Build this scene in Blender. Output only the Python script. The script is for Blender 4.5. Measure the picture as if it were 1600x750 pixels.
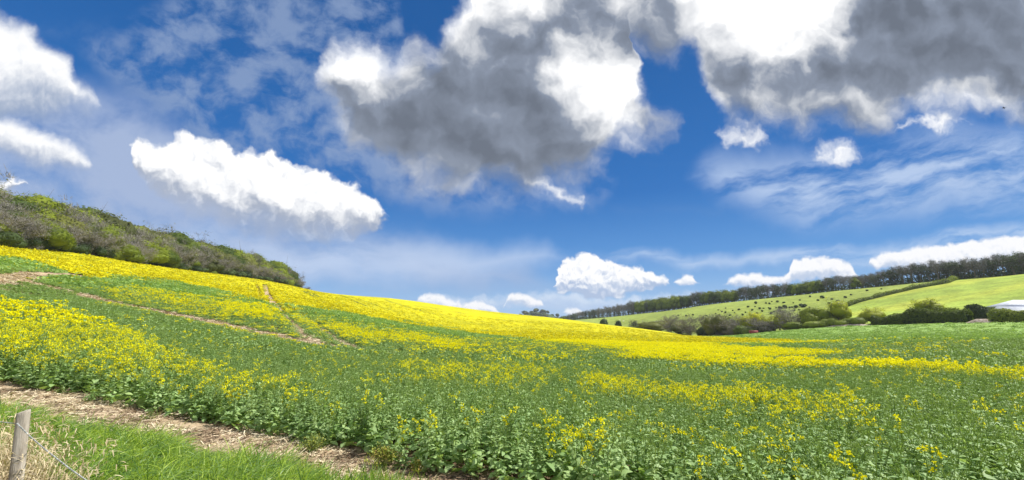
import bpy, math, random
import numpy as np
from mathutils import Vector
for o in list(bpy.data.objects): bpy.data.objects.remove(o)
S = bpy.context.scene
COL = S.collection
# ---------------------------------------------------------------- camera, light, exposure
FPX, EYE, PITCH = 671.0, 2.0, math.radians(11.8)      # focal length in pixels of the 1600 wide photograph
cam = bpy.data.cameras.new('camera'); co = bpy.data.objects.new('camera', cam); COL.objects.link(co)
co.location = (0, 0, EYE); co.rotation_euler = (math.pi/2 + PITCH, 0, 0)
cam.sensor_width = 36.0; cam.lens = 36.0*FPX/1600.0; cam.clip_start = 0.05; cam.clip_end = 30000
S.camera = co
SUN_EL, SUN_AZ = math.radians(55), math.radians(80)    # azimuth clockwise from +Y, the way the camera faces
sd = bpy.data.lights.new('sun', 'SUN'); sd.energy = 4.9; sd.angle = math.radians(0.5); sd.color = (1.0, 0.955, 0.88)
so = bpy.data.objects.new('sun', sd); COL.objects.link(so)
to_sun = Vector((math.sin(SUN_AZ)*math.cos(SUN_EL), math.cos(SUN_AZ)*math.cos(SUN_EL), math.sin(SUN_EL)))
so.rotation_euler = to_sun.to_track_quat('Z', 'Y').to_euler()
S.view_settings.view_transform = 'Standard'; S.view_settings.look = 'None'
S.view_settings.exposure = 0.5; S.view_settings.gamma = 1.0; S.view_settings.use_curve_mapping = False
S.render.engine = 'CYCLES'
S.cycles.max_bounces = 6; S.cycles.diffuse_bounces = 3; S.cycles.glossy_bounces = 2; S.cycles.transmission_bounces = 4
S.cycles.transparent_max_bounces = 8; S.cycles.use_denoising = True
S.cycles.caustics_reflective = False; S.cycles.caustics_refractive = False

# ---------------------------------------------------------------- small node language
class NG:
    def __init__(s, tree): s.t = tree; s.n = tree.nodes; s.l = tree.links
    def node(s, typ, **kw):
        n = s.n.new(typ)
        for k, v in kw.items(): setattr(n, k, v)
        return n
    def put(s, sock, v):
        if isinstance(v, V): s.l.new(v.s, sock)
        elif hasattr(v, 'is_linked'): s.l.new(v, sock)
        else: sock.default_value = v
    def math(s, op, a, b=None, c=None, clamp=False):
        n = s.node('ShaderNodeMath', operation=op)
        for i, v in enumerate((a, b, c)):
            if v is not None: s.put(n.inputs[i], v)
        r = V(s, n.outputs[0])
        return s.math('MINIMUM', s.math('MAXIMUM', r, 0.0), 1.0) if clamp else r
    def vmath(s, op, a, b=None, out=0):
        n = s.node('ShaderNodeVectorMath', operation=op)
        s.put(n.inputs[0], a)
        if b is not None: s.put(n.inputs[1], b)
        return V(s, n.outputs[out])
    def noise(s, vec, scale, detail=5, rough=0.55, dist=0.0, typ='FBM'):
        n = s.node('ShaderNodeTexNoise'); n.noise_dimensions = '3D'; n.noise_type = typ
        s.put(n.inputs['Vector'], vec); s.put(n.inputs['Scale'], scale); n.inputs['Detail'].default_value = detail
        n.inputs['Roughness'].default_value = rough; n.inputs['Distortion'].default_value = dist
        return V(s, n.outputs[0]), V(s, n.outputs[1])
    def smooth(s, x, a, b, lo=0.0, hi=1.0):
        n = s.node('ShaderNodeMapRange', interpolation_type='SMOOTHSTEP')
        s.put(n.inputs['Value'], x); n.inputs['From Min'].default_value = a; n.inputs['From Max'].default_value = b
        n.inputs['To Min'].default_value = lo; n.inputs['To Max'].default_value = hi
        return V(s, n.outputs[0])
    def mix(s, f, a, b, blend='MIX'):
        n = s.node('ShaderNodeMix', data_type='RGBA', blend_type=blend)
        s.put(n.inputs[0], f)
        for i, v in ((6, a), (7, b)):
            if isinstance(v, tuple) and len(v) == 3: v = (*v, 1)
            s.put(n.inputs[i], v)
        return V(s, n.outputs[2])
    def ramp(s, f, stops, interp='LINEAR'):
        n = s.node('ShaderNodeValToRGB'); n.color_ramp.interpolation = interp
        e = n.color_ramp.elements
        while len(e) < len(stops): e.new(0.5)
        for q, (p, c) in zip(e, stops): q.position = p; q.color = (*c, 1)
        s.put(n.inputs[0], f)
        return V(s, n.outputs[0])
class V:
    def __init__(s, g, sock): s.g = g; s.s = sock
    def __add__(s, o): return s.g.math('ADD', s, o)
    __radd__ = __add__
    def __sub__(s, o): return s.g.math('SUBTRACT', s, o)
    def __rsub__(s, o): return s.g.math('SUBTRACT', o, s)
    def __mul__(s, o): return s.g.math('MULTIPLY', s, o)
    __rmul__ = __mul__
    def __truediv__(s, o): return s.g.math('DIVIDE', s, o)

# ---------------------------------------------------------------- sky and clouds (functions of world direction only)
W = bpy.data.worlds.new('World'); S.world = W; W.use_nodes = True
W.cycles.sampling_method = 'NONE'
g = NG(W.node_tree)
for n in list(g.n): g.n.remove(n)
out = g.node('ShaderNodeOutputWorld'); bg = g.node('ShaderNodeBackground'); g.l.new(bg.outputs[0], out.inputs[0])
sky = g.node('ShaderNodeTexSky', sky_type='NISHITA'); sky.sun_disc = False
sky.sun_elevation = SUN_EL; sky.sun_rotation = SUN_AZ; sky.air_density = 1.0; sky.dust_density = 0.3; sky.ozone_density = 3.0
tc = g.node('ShaderNodeTexCoord'); D = V(g, tc.outputs['Generated'])
cp, sp = math.cos(PITCH), math.sin(PITCH)
fw = g.math('MAXIMUM', g.vmath('DOT_PRODUCT', D, (0, cp, sp), 1), 0.08)
px = g.vmath('DOT_PRODUCT', D, (1, 0, 0), 1)/fw*6.71 + 8.0       # the dome laid out on a flat chart, one unit = 100 px
py = 3.75 - g.vmath('DOT_PRODUCT', D, (0, -sp, cp), 1)/fw*6.71
cx = g.node('ShaderNodeCombineXYZ'); g.put(cx.inputs[0], px); g.put(cx.inputs[1], py); P0 = V(g, cx.outputs[0])
def curve(x, pts):
    """a line y(x) drawn through points given in px; returns chart units"""
    n = g.node('ShaderNodeFloatCurve'); c = n.mapping.curves[0]
    pts = sorted(pts)
    pts = [(-300, pts[0][1])]*(pts[0][0] > -300) + pts + [(1900, pts[-1][1])]*(pts[-1][0] < 1900)
    q = [((a + 300)/2200.0, (b + 400)/1200.0) for a, b in pts]
    c.points[0].location = q[0]; c.points[1].location = q[-1]
    for a in q[1:-1]: c.points.new(*a)
    for p in c.points: p.handle_type = 'AUTO_CLAMPED'
    n.mapping.update(); g.put(n.inputs['Value'], x)
    return g.math('MULTIPLY_ADD', V(g, n.outputs[0]), 12.0, -4.0)
def band(P, pts):
    """cover between an upper and a lower line: pts = (x, top, bottom) in px. Returns (distance inside, height 0..1 from top to base)"""
    q = g.node('ShaderNodeSeparateXYZ'); g.put(q.inputs[0], P)
    x = g.math('MULTIPLY_ADD', V(g, q.outputs[0]), 1/22.0, 3/22.0); y = V(g, q.outputs[1])
    T = curve(x, [(p[0], p[1]) for p in pts]); B = curve(x, [(p[0], p[2]) for p in pts])
    up = y - T
    return g.math('MINIMUM', up, B - y), up/g.math('MAXIMUM', B - T, 0.02)
def chain(a):
    # keeps the layers in sequence for the shader compiler (adds a billionth of the last layer's cover)
    global P0
    n = g.node('ShaderNodeCombineXYZ'); g.put(n.inputs[0], g.math('MULTIPLY_ADD', a, 1e-9, px)); g.put(n.inputs[1], py); P0 = V(g, n.outputs[0])
def shifted(P, dx, dy): return g.vmath('ADD', P, (dx/100, dy/100, 0))
def n2(P, scale, detail, rough=0.57, dist=0.0):
    n = g.node('ShaderNodeTexNoise'); n.noise_dimensions = '2D'
    g.put(n.inputs['Vector'], P); n.inputs['Scale'].default_value = scale; n.inputs['Detail'].default_value = detail
    n.inputs['Roughness'].default_value = rough; n.inputs['Distortion'].default_value = dist
    return V(g, n.outputs[0])
WARPS = []
for sc, dt in ((0.75, 4), (1.4, 4), (2.8, 3)):          # three shared warping fields, coarse to fine
    n = g.node('ShaderNodeCombineXYZ')
    g.put(n.inputs[0], n2(P0, sc, dt) - 0.5); g.put(n.inputs[1], n2(shifted(P0, 1370, 2190), sc, dt) - 0.5)
    WARPS.append(V(g, n.outputs[0]))
chain(g.vmath('DOT_PRODUCT', WARPS[2], (1, 0, 0), 1))
def warp(P, k, amp):
    n = g.node('ShaderNodeVectorMath', operation='MULTIPLY_ADD'); g.put(n.inputs[0], WARPS[k]); n.inputs[1].default_value = (amp, amp, 0); g.put(n.inputs[2], P)
    return V(g, n.outputs[0])

# clear blue, deeper overhead, paler towards the horizon
el = g.vmath('DOT_PRODUCT', D, (0, 0, 1), 1)
hsv = g.node('ShaderNodeHueSaturation'); g.l.new(sky.outputs[0], hsv.inputs['Color'])
hsv.inputs['Saturation'].default_value = 1.25; hsv.inputs['Value'].default_value = 0.10
grad = g.ramp(el, [(0.0, (0.42, 0.62, 0.93)), (0.06, (0.27, 0.50, 0.86)), (0.16, (0.075, 0.285, 0.70)), (0.30, (0.012, 0.155, 0.52)), (0.6, (0.006, 0.10, 0.36)), (1.0, (0.01, 0.08, 0.28))])
blue = g.mix(0.82, V(g, hsv.outputs[0]), grad)

# 1 thin veils
def veil(pts, soft, nscale, nstr, lo, hi, stretch=(1, 1), rot=0, wamp=0.5, detail=6):
    Pw = warp(P0, 0, wamp)
    e, _ = band(Pw, pts)
    ca, sa = math.cos(math.radians(rot)), math.sin(math.radians(rot))
    m = g.node('ShaderNodeCombineXYZ')
    g.put(m.inputs[0], g.vmath('DOT_PRODUCT', Pw, (ca*stretch[0], -sa*stretch[0], 0), 1)); g.put(m.inputs[1], g.vmath('DOT_PRODUCT', Pw, (sa*stretch[1], ca*stretch[1], 0), 1))
    n = n2(V(g, m.outputs[0]), nscale, detail, 0.6)
    a = g.smooth(e, -0.1, soft)*g.smooth(n, lo, hi)*nstr
    chain(a)
    return a
# left: milky grey-blue sheet, then the broken flecks beside it
col = g.mix(veil([(-300, 60, 430), (0, 80, 420), (150, 110, 430), (280, 170, 440), (420, 300, 450), (600, 340, 470), (800, 390, 480), (900, 440, 470)], 0.8, 0.5, 0.95, 0.08, 0.56, (1, 1.8), -12), blue, (0.39, 0.485, 0.70))
col = g.mix(veil([(60, 40, 60), (200, 20, 170), (330, -80, 260), (480, -100, 330), (600, -60, 330), (660, 240, 350), (720, 320, 330)], 0.7, 1.3, 0.68, 0.34, 0.68, (1, 1.4), -15), col, (0.30, 0.40, 0.60))
# long pale streak at the foot of the left sky
col = g.mix(veil([(330, 350, 400), (450, 355, 450), (600, 360, 450), (740, 372, 440), (850, 378, 430), (890, 400, 420)], 0.45, 0.6, 0.8, 0.22, 0.6, (0.5, 2.0), -6), col, (0.54, 0.66, 0.88))
col = g.mix(veil([(560, 300, 270), (640, 250, 330), (760, 280, 345), (860, 280, 340), (940, 250, 320), (1000, 260, 250)], 0.5, 1.2, 0.6, 0.34, 0.66, (0.8, 1.3), -10), col, (0.40, 0.50, 0.70))
# right: streaky fans of cloud
col = g.mix(veil([(1010, 320, 240), (1080, 262, 285), (1130, 225, 320), (1190, 220, 350), (1260, 220, 370), (1400, 190, 360), (1600, 180, 345), (1900, 150, 330)], 0.75, 0.95, 0.95, 0.30, 0.64, (0.55, 2.3), 14), col, (0.48, 0.61, 0.85))
col = g.mix(veil([(930, 420, 400), (960, 400, 412), (1040, 398, 412), (1060, 402, 418), (1150, 398, 412), (1250, 385, 415), (1400, 380, 410), (1600, 350, 380)], 0.15, 1.0, 0.6, 0.3, 0.6, (0.6, 2.5), 10), col, (0.62, 0.74, 0.93))

# 2 cumulus with lit tops and shaded bases
def cumulus(pts, w, wamp, nscale, namp, soft, gn, h0, h1, white, grey, detail=6, sh=(2, -5), cover=1.0, fade=0.0):
    global col
    Pw = warp(P0, w, wamp)
    N0 = n2(Pw, nscale, detail); N1 = n2(shifted(Pw, *sh), nscale, 4)
    B0, h = band(Pw, pts)
    d0 = g.math('MULTIPLY_ADD', N0 - 0.5, 2*namp, B0)
    a = g.smooth(d0, 0.0, soft)
    if cover < 1: a = a*cover
    if fade: a = a*g.smooth(h, 1.0 - fade, 1.08, 1.0, 0.0)
    lit = g.smooth(h, h0, h1, 1.0, 0.0) + (N0 - N1)*gn
    c = g.mix(g.smooth(lit, 0.0, 1.0), grey, white)
    col = g.mix(a, col, c); chain(a)
# distant heaps along the horizon: a hazy back row, then the front row
cumulus([(640, 486, 478), (660, 466, 480), (690, 458, 484), (720, 462, 488), (750, 460, 486), (790, 456, 486), (860, 452, 494), (900, 456, 498), (960, 460, 494), (1040, 458, 492), (1130, 452, 476), (1220, 446, 470)],
        2, 0.22, 3.6, 0.10, 0.16, 0.9, 0.1, 0.7, (0.80, 0.87, 0.97), (0.50, 0.62, 0.84), cover=0.7)
cumulus([(640, 480, 470), (650, 464, 478), (664, 456, 481), (690, 460, 484), (700, 466, 485), (716, 466, 486), (730, 472, 490), (750, 468, 492), (780, 478, 494), (786, 492, 486), (792, 462, 474), (802, 453, 476), (822, 458, 482), (838, 464, 486),
         (856, 484, 480), (870, 492, 484), (884, 478, 496), (905, 482, 498), (930, 496, 490), (1052, 444, 438), (1060, 430, 446), (1072, 425, 449), (1088, 430, 450), (1096, 446, 440), (1120, 446, 444), (1150, 427, 450), (1175, 423, 450), (1205, 428, 450),
         (1230, 426, 450), (1236, 404, 440), (1250, 399, 440), (1280, 396, 440), (1312, 402, 438), (1336, 416, 440), (1348, 432, 428), (1352, 412, 408), (1362, 400, 420), (1400, 390, 424), (1450, 382, 428), (1500, 376, 428), (1560, 367, 420), (1640, 366, 414), (1900, 356, 404)],
        2, 0.12, 4.8, 0.07, 0.07, 1.4, 0.30, 0.98, (1.0, 1.0, 1.02), (0.52, 0.62, 0.80))
cumulus([(860, 462, 452), (868, 432, 456), (876, 404, 462), (900, 396, 464), (925, 394, 468), (945, 403, 470), (962, 414, 468), (975, 418, 464), (990, 410, 460), (1008, 412, 456), (1026, 424, 452), (1044, 433, 448), (1056, 446, 442)],
        2, 0.22, 3.2, 0.13, 0.07, 3.2, 0.30, 0.95, (1.04, 1.04, 1.05), (0.42, 0.53, 0.74))
# the long heap over the wood, and the scrap at the left edge
cumulus([(-300, 270, 310), (0, 274, 304), (30, 280, 298), (56, 296, 290), (120, 330, 300), (192, 262, 236), (204, 228, 262), (218, 212, 282), (240, 222, 306), (262, 218, 326), (278, 204, 334), (296, 203, 342), (318, 218, 350), (338, 216, 356), (352, 224, 362), (372, 236, 368), (398, 230, 372), (420, 228, 376),
         (440, 240, 380), (462, 250, 384), (490, 262, 386), (505, 268, 386), (530, 270, 384), (548, 282, 382), (566, 290, 374), (586, 306, 364), (602, 326, 354), (616, 346, 346), (640, 372, 338)],
        2, 0.34, 2.1, 0.13, 0.13, 1.7, 0.34, 0.84, (1.08, 1.08, 1.08), (0.40, 0.45, 0.56), 6, (8, -13), fade=0.40)
# left edge banks
cumulus([(-300, -60, 200), (0, 8, 205), (20, 14, 205), (45, 28, 205), (70, 52, 200), (95, 64, 195), (110, 84, 190), (125, 112, 185), (145, 132, 175), (165, 165, 160)],
        1, 0.34, 1.7, 0.20, 0.40, 1.2, 0.22, 0.95, (1.05, 1.05, 1.05), (0.34, 0.42, 0.58), 7, (6, -10))
cumulus([(-300, 150, 240), (0, 176, 250), (30, 182, 262), (60, 194, 268), (90, 208, 276), (120, 224, 278), (140, 238, 274), (152, 262, 254)],
        1, 0.26, 2.0, 0.14, 0.28, 1.2, 0.25, 0.95, (1.05, 1.05, 1.05), (0.38, 0.45, 0.60), 7, (5, -8))

# 3 the big broken masses overhead: bright where thin or lit, grey where deep
def shade(lit, white, grey): return g.ramp(lit, [(0.0, grey), (0.35, tuple(q*1.7 for q in grey)), (0.66, tuple(0.5*(q*1.6+w) for q, w in zip(grey, white))), (1.0, white)])
cumulus([(780, 330, 260), (800, 262, 276), (850, 272, 312), (880, 284, 320), (905, 306, 318), (920, 330, 300), (1090, 240, 200), (1118, 200, 214), (1150, 190, 236), (1185, 194, 236), (1210, 220, 222), (1230, 260, 236), (1258, 240, 246), (1290, 218, 262), (1320, 216, 262), (1350, 236, 250),
         (1370, 260, 180), (1400, 192, 200), (1440, 170, 208), (1480, 172, 208), (1530, 196, 206), (1570, 230, 190)],
        2, 0.42, 2.4, 0.20, 0.34, 1.8, 0.5, 1.3, (1.06, 1.06, 1.06), (0.44, 0.52, 0.68), 7)
Pw = warp(P0, 1, 0.5)
N0 = n2(Pw, 1.5, 8, 0.56); NS = n2(Pw, 1.5, 3, 0.45); N1 = n2(shifted(Pw, 14, -20), 1.5, 3, 0.45); NL = n2(shifted(Pw, 400, 0), 0.9, 5, 0.5)
BA, _ = band(Pw, [(440, 220, 100), (485, 128, 146), (515, 62, 180), (545, 42, 235), (580, 54, 265), (620, 66, 285), (645, 40, 300), (665, 60, 308), (690, 40, 315), (715, 6, 320), (740, -40, 320), (780, -200, 318), (860, -200, 305), (900, -200, 300), (940, -200, 285), (965, -200, 255), (980, -100, 245),
                  (990, 60, 238), (1005, 120, 232), (1030, 146, 226), (1055, 158, 212), (1075, 200, 180), (1110, 260, 120)])
BB, _ = band(Pw, [(900, -100, -60), (930, -200, 40), (985, -200, 84), (1030, -200, 108), (1070, -200, 100), (1098, -200, 130), (1118, -200, 180), (1150, -200, 218), (1200, -200, 216), (1260, -200, 220), (1350, -200, 226), (1410, -200, 204), (1460, -200, 186), (1520, -200, 188), (1600, -200, 206), (1900, -200, 230)])
d0 = g.math('MULTIPLY_ADD', N0 - 0.5, 0.75, g.math('SMOOTH_MAX', BA, BB, 0.15))
a = g.smooth(d0, -0.02, 0.62)
GA, _ = band(Pw, [(440, 160, 100), (520, 96, 108), (548, 50, 130), (585, 62, 128), (620, 78, 116), (660, 100, 90), (700, 140, 60), (830, 150, 80), (855, 90, 118), (885, 72, 150), (920, 66, 186), (950, 76, 200), (980, 100, 188), (1002, 132, 160), (1020, 180, 130)])
GB, _ = band(Pw, [(640, -100, -60), (690, -200, 28), (740, -200, 42), (780, -200, 28), (830, -200, 18), (880, -200, -10), (1040, -200, -20), (1075, -200, 30), (1110, -200, 66), (1180, -200, 84), (1230, -200, 98), (1262, -200, 84), (1290, -200, 44), (1330, -200, 6), (1370, -200, -60)])
gl = g.smooth(g.math('MULTIPLY_ADD', N0 - 0.5, 0.65, g.math('SMOOTH_MAX', GA, GB, 0.1)), -0.78, 0.80)
lit = g.smooth(d0, 0.0, 0.85, 0.50, 0.15) + (NS - N1)*0.70 + (NL - 0.5)*0.38 + (N0 - NS)*0.45
lit = g.math('MINIMUM', g.math('MAXIMUM', g.math('MULTIPLY_ADD', gl, 1.1, lit), 0.0), 1.0)
col = g.mix(a, col, shade(lit, (1.14, 1.14, 1.14), (0.150, 0.176, 0.226)))
# unseen bright broken cloud added overhead and behind to lift the fill light
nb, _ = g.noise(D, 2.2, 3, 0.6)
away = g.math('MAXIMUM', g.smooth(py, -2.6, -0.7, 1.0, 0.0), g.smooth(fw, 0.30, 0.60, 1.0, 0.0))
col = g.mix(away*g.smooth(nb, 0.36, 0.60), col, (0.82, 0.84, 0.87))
# below the horizon the sky gives a plain dim green-grey
col = g.mix(g.smooth(el, -0.06, -0.01), (0.10, 0.14, 0.08), col)
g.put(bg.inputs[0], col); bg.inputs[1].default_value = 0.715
# ---------------------------------------------------------------- numpy helpers
rng = np.random.default_rng(7); R_ = random.Random(7)
CP, SP = math.cos(PITCH), math.sin(PITCH)
def azi(u, v=500.0):
    yy = FPX*CP - (375 - v)*SP
    return np.arctan2(np.asarray(u, float) - 800, yy)
def tanel(u, v):
    z = FPX*SP + (375 - v)*CP; y = FPX*CP - (375 - v)*SP
    return z/np.hypot(u - 800.0, y)
def to_chart(x, y, z):
    """where a point of the land lies on the survey photograph (used once, to lay out field boundaries on the ground)"""
    z = z - EYE; f = y*CP + z*SP; up = -y*SP + z*CP
    f = np.where(f > 0.05, f, 0.05)
    return 800 + FPX*x/f, 375 - FPX*up/f
def _hash(ix, iy, seed):
    h = (ix*374761393 + iy*668265263 + seed*1442695041) & 0xffffffff
    h = ((h ^ (h >> 13))*1274126177) & 0xffffffff
    return ((h ^ (h >> 16)) & 0xffff)/65535.0
def vnoise(x, y, seed=0):
    ix = np.floor(x).astype(np.int64); iy = np.floor(y).astype(np.int64)
    fx = x - ix; fy = y - iy; fx = fx*fx*(3 - 2*fx); fy = fy*fy*(3 - 2*fy)
    a = _hash(ix, iy, seed); b = _hash(ix+1, iy, seed); c = _hash(ix, iy+1, seed); d = _hash(ix+1, iy+1, seed)
    return (a*(1-fx) + b*fx)*(1-fy) + (c*(1-fx) + d*fx)*fy
def fbm(x, y, sc, octv=4, seed=0):
    t = 0; a = 1; s = 0; f = 1.0/sc
    for k in range(octv): t = t + a*vnoise(x*f, y*f, seed + k*17); s += a; a *= 0.5; f *= 2.03
    return t/s
def sstep(x, a, b):
    t = np.clip((x - a)/(b - a), 0, 1); return t*t*(3 - 2*t)

# ---------------------------------------------------------------- the land: spot heights joined by a smooth surface
spots = []                                       # azimuth, range, height
def col_(u, lst):
    for v, r in lst: spots.append((float(azi(u, v)), r, EYE + float(tanel(u, v))*r))
col_(0, [(600, 16), (550, 22), (500, 30), (470, 40), (430, 62), (388, 150)])
col_(200, [(635, 13), (570, 19), (520, 30), (480, 50), (450, 90), (412, 185)])
col_(400, [(680, 9.8), (620, 17), (550, 28), (500, 55), (470, 110), (438, 255)])
col_(500, [(458, 262), (480, 120), (560, 28)])
col_(600, [(720, 7.6), (620, 14.5), (560, 32), (520, 75), (500, 120), (467, 330)])
col_(700, [(483, 380), (505, 190), (540, 62)])
col_(800, [(700, 8), (600, 20), (560, 42), (530, 105), (510, 200), (496, 400)])
col_(900, [(504.5, 350), (525, 130)])
col_(1000, [(740, 8), (640, 16), (580, 33), (545, 75), (528, 160), (515, 300)])
col_(1100, [(528, 245), (560, 52)])
col_(1200, [(680, 12.5), (600, 27), (555, 62), (535, 120), (521, 230)])
col_(1400, [(740, 9), (620, 20), (560, 52), (530, 110), (510, 220)])
col_(1600, [(740, 10.5), (600, 28), (540, 80), (507, 200)])
# beyond the crop: the valley and the hill across it
col_(900, [(500, 720)])
col_(1000, [(508, 450), (490, 620)]); col_(1100, [(500, 350), (477, 550)]); col_(1200, [(490, 350), (466, 500)])
col_(1300, [(503, 262), (490, 320), (455, 460)]); col_(1450, [(497, 245), (480, 300), (440, 440)]); col_(1600, [(494, 228), (480, 270), (428, 430)])
A = lambda u: float(azi(u))
for u, lst in ((1000, [(800, 24), (360, -2)]), (1100, [(740, 30), (290, -2)]), (1200, [(280, 0.5), (680, 36), (900, 34)]), (1300, [(640, 37), (236, 3.4)]), (1450, [(620, 41)]), (1600, [(600, 42), (850, 42)]),
               (0, [(200, 29), (300, 34), (600, 34)]), (-250, [(160, 24), (300, 36), (50, 7)]), (200, [(235, 28), (330, 32), (600, 30)]), (400, [(300, 31), (400, 30), (700, 20)]),
               (485, [(345, 26), (450, 22)]), (600, [(420, 24), (700, 12)]), (700, [(520, 14), (900, 8)]), (800, [(520, 11), (900, 6)]), (900, [(460, 4), (900, 16)]), (1850, [(60, 1), (200, 5), (430, 42)])):
    for r, z in lst: spots.append((A(u), r, z))
for a in (-50, -35, -15, 0, 15, 35, 50): spots.append((math.radians(a), 3.0, 0.0 if a > -30 else 0.12)); spots.append((math.radians(a), 0.8, 0.0))
for a in (90, 135, 180, -180, -135): 
    for r in (1, 8, 60, 300, 900): spots.append((math.radians(a), r, 0.0 if r < 100 else 2.0))
spots.append((A(38), 4.66, .36)); spots.append((A(150), 5.0, .25)); spots.append((A(300), 5.2, .1))
for r, z in ((1, 0), (8, 0.5), (30, 4), (100, 15), (300, 34), (900, 30)): spots.append((math.radians(-90), r, z))
SPT = np.array(spots); _P = np.c_[np.log(SPT[:, 1])*1.0, SPT[:, 0]*2.2]
def _phi(d2): return 0.5*d2*np.log(d2 + 1e-12)
_n = len(_P); _K = _phi(((_P[:, None] - _P[None])**2).sum(-1)) + np.eye(_n)*2e-3
_M = np.zeros((_n+3, _n+3)); _M[:_n, :_n] = _K; _M[:_n, _n] = 1; _M[:_n, _n+1:] = _P; _M[_n, :_n] = 1; _M[_n+1:, :_n] = _P.T
_w = np.linalg.solve(_M, np.r_[SPT[:, 2], 0, 0, 0])
def height(x, y):
    x = np.asarray(x, float); y = np.asarray(y, float); shp = x.shape; x = x.ravel(); y = y.ravel()
    r = np.maximum(np.hypot(x, y), 0.8); rc = np.minimum(r, 900.0)
    q = np.c_[np.log(rc), np.arctan2(x, y)*2.2]; o = np.empty(len(q))
    for i in range(0, len(q), 20000):
        s = q[i:i+20000]; o[i:i+20000] = _phi(((s[:, None] - _P[None])**2).sum(-1))@_w[:_n] + _w[_n] + s@_w[_n+1:]
    fade = sstep(r, 800, 1500)
    far = 6 + 3*np.sin(x/700.0)*np.cos(y/900.0) + 66*np.exp(-((x - 95)/115)**2 - ((y - 1750)/200)**2) + 40*np.exp(-((x - 290)/130)**2 - ((y - 1500)/200)**2)
    o = o*(1 - fade) + far*fade
    return o.reshape(shp)
def H1(x, y): return float(height(np.array([x]), np.array([y]))[0])
def polar(u, r, v=505):
    a = azi(u, v); return r*np.sin(a), r*np.cos(a)

# ---------------------------------------------------------------- field layout lines on the chart
def line(x, pts): p = np.array(pts, float); return np.interp(x, p[:, 0], p[:, 1])
FIELD_R = [(-400, 140), (0, 150), (200, 185), (400, 256), (485, 285), (560, 330), (640, 370), (800, 420), (900, 385), (1000, 335), (1080, 262), (1200, 232), (1300, 226), (1400, 221), (1600, 201), (2000, 190)]
CROP_EDGE = [(-900, 480), (-60, 588), (27, 606), (150, 629), (267, 654), (373, 676), (440, 690), (552, 714), (653, 733), (760, 752), (900, 785), (1500, 950)]
VERGE = [(-900, 500), (0, 634), (50, 648), (130, 663), (200, 676), (330, 706), (430, 722), (560, 748), (640, 762), (730, 785), (1500, 1020)]
TRACKS = [([(-60, 424), (0, 436), (60, 446), (110, 458), (190, 477), (280, 493), (360, 510), (440, 527), (500, 540)], 1.9, 0.0),
          ([(-60, 440), (0, 437), (50, 430), (120, 430)], 1.7, 0.0),
          ([(414, 446), (418, 462), (430, 478), (455, 505), (470, 522), (500, 541), (560, 556), (620, 567), (700, 577)], 0.92, 0),
          ([(402, 446), (406, 463), (411, 474)], 0.30, 0), ([(452, 482), (480, 500), (520, 530), (560, 549), (620, 561), (710, 573)], 0.85, 0),
          ([(472, 456), (500, 471), (526, 488)], 0.55, 1), ([(478, 456), (508, 471), (540, 489)], 0.55, 1),
          ([(530, 462), (575, 482), (610, 497), (625, 501)], 0.6, 1), ([(545, 464), (590, 480), (650, 500)], 0.5, 1), ([(600, 470), (640, 483), (672, 491)], 0.55, 1),
          ([(650, 480), (700, 487), (740, 494), (800, 500)], 0.5, 1), ([(630, 483), (700, 496), (760, 506)], 0.4, 1), ([(700, 487), (760, 499), (850, 508), (900, 511)], 0.45, 1),
          ([(760, 512), (850, 522), (960, 531)], 0.5, 1), ([(820, 519), (900, 526), (1000, 535), (1090, 540)], 0.5, 1), ([(560, 487), (640, 505), (720, 519), (780, 527)], 0.35, 1),
          ([(900, 513), (1000, 524), (1080, 531), (1200, 541)], 0.4, 1), ([(850, 545), (1000, 556), (1200, 572), (1400, 577), (1600, 580)], 0.35, 2)]
def ground_from_chart(u, v):
    """range at which the sight line through chart point (u, v) meets the land"""
    a = float(azi(u, v)); t = float(tanel(u, v)); r = 2.0
    for _ in range(900):
        if H1(r*math.sin(a), r*math.cos(a)) >= EYE + t*r: break
        r *= 1.012
    return r*math.sin(a), r*math.cos(a)
def gfc_many(pts):
    u = np.array([p[0] for p in pts], float); v = np.array([p[1] for p in pts], float)
    a = azi(u, v); t = tanel(u, v); rr = 2.0*1.01**np.arange(560)
    X = rr[None]*np.sin(a)[:, None]; Y = rr[None]*np.cos(a)[:, None]
    hit = height(X, Y) >= EYE + t[:, None]*rr[None]
    k = np.argmax(hit, 1); k = np.where(hit.any(1), k, 559)
    return np.c_[rr[k]*np.sin(a), rr[k]*np.cos(a)]
def dist_poly(x, y, P):
    d = np.full(x.shape, 1e9)
    for (ax, ay), (bx, by) in zip(P[:-1], P[1:]):
        dx, dy = bx - ax, by - ay; L = dx*dx + dy*dy + 1e-9
        t = np.clip(((x - ax)*dx + (y - ay)*dy)/L, 0, 1)
        d = np.minimum(d, np.hypot(x - ax - t*dx, y - ay - t*dy))
    return d
def dense(pts, n=6):
    o = []
    for a, b in zip(pts[:-1], pts[1:]):
        for k in range(n): o.append((a[0] + (b[0]-a[0])*k/n, a[1] + (b[1]-a[1])*k/n))
    return o + [pts[-1]]
TRK = [(gfc_many(dense(p, 3)), w, k) for p, w, k in TRACKS]
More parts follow.
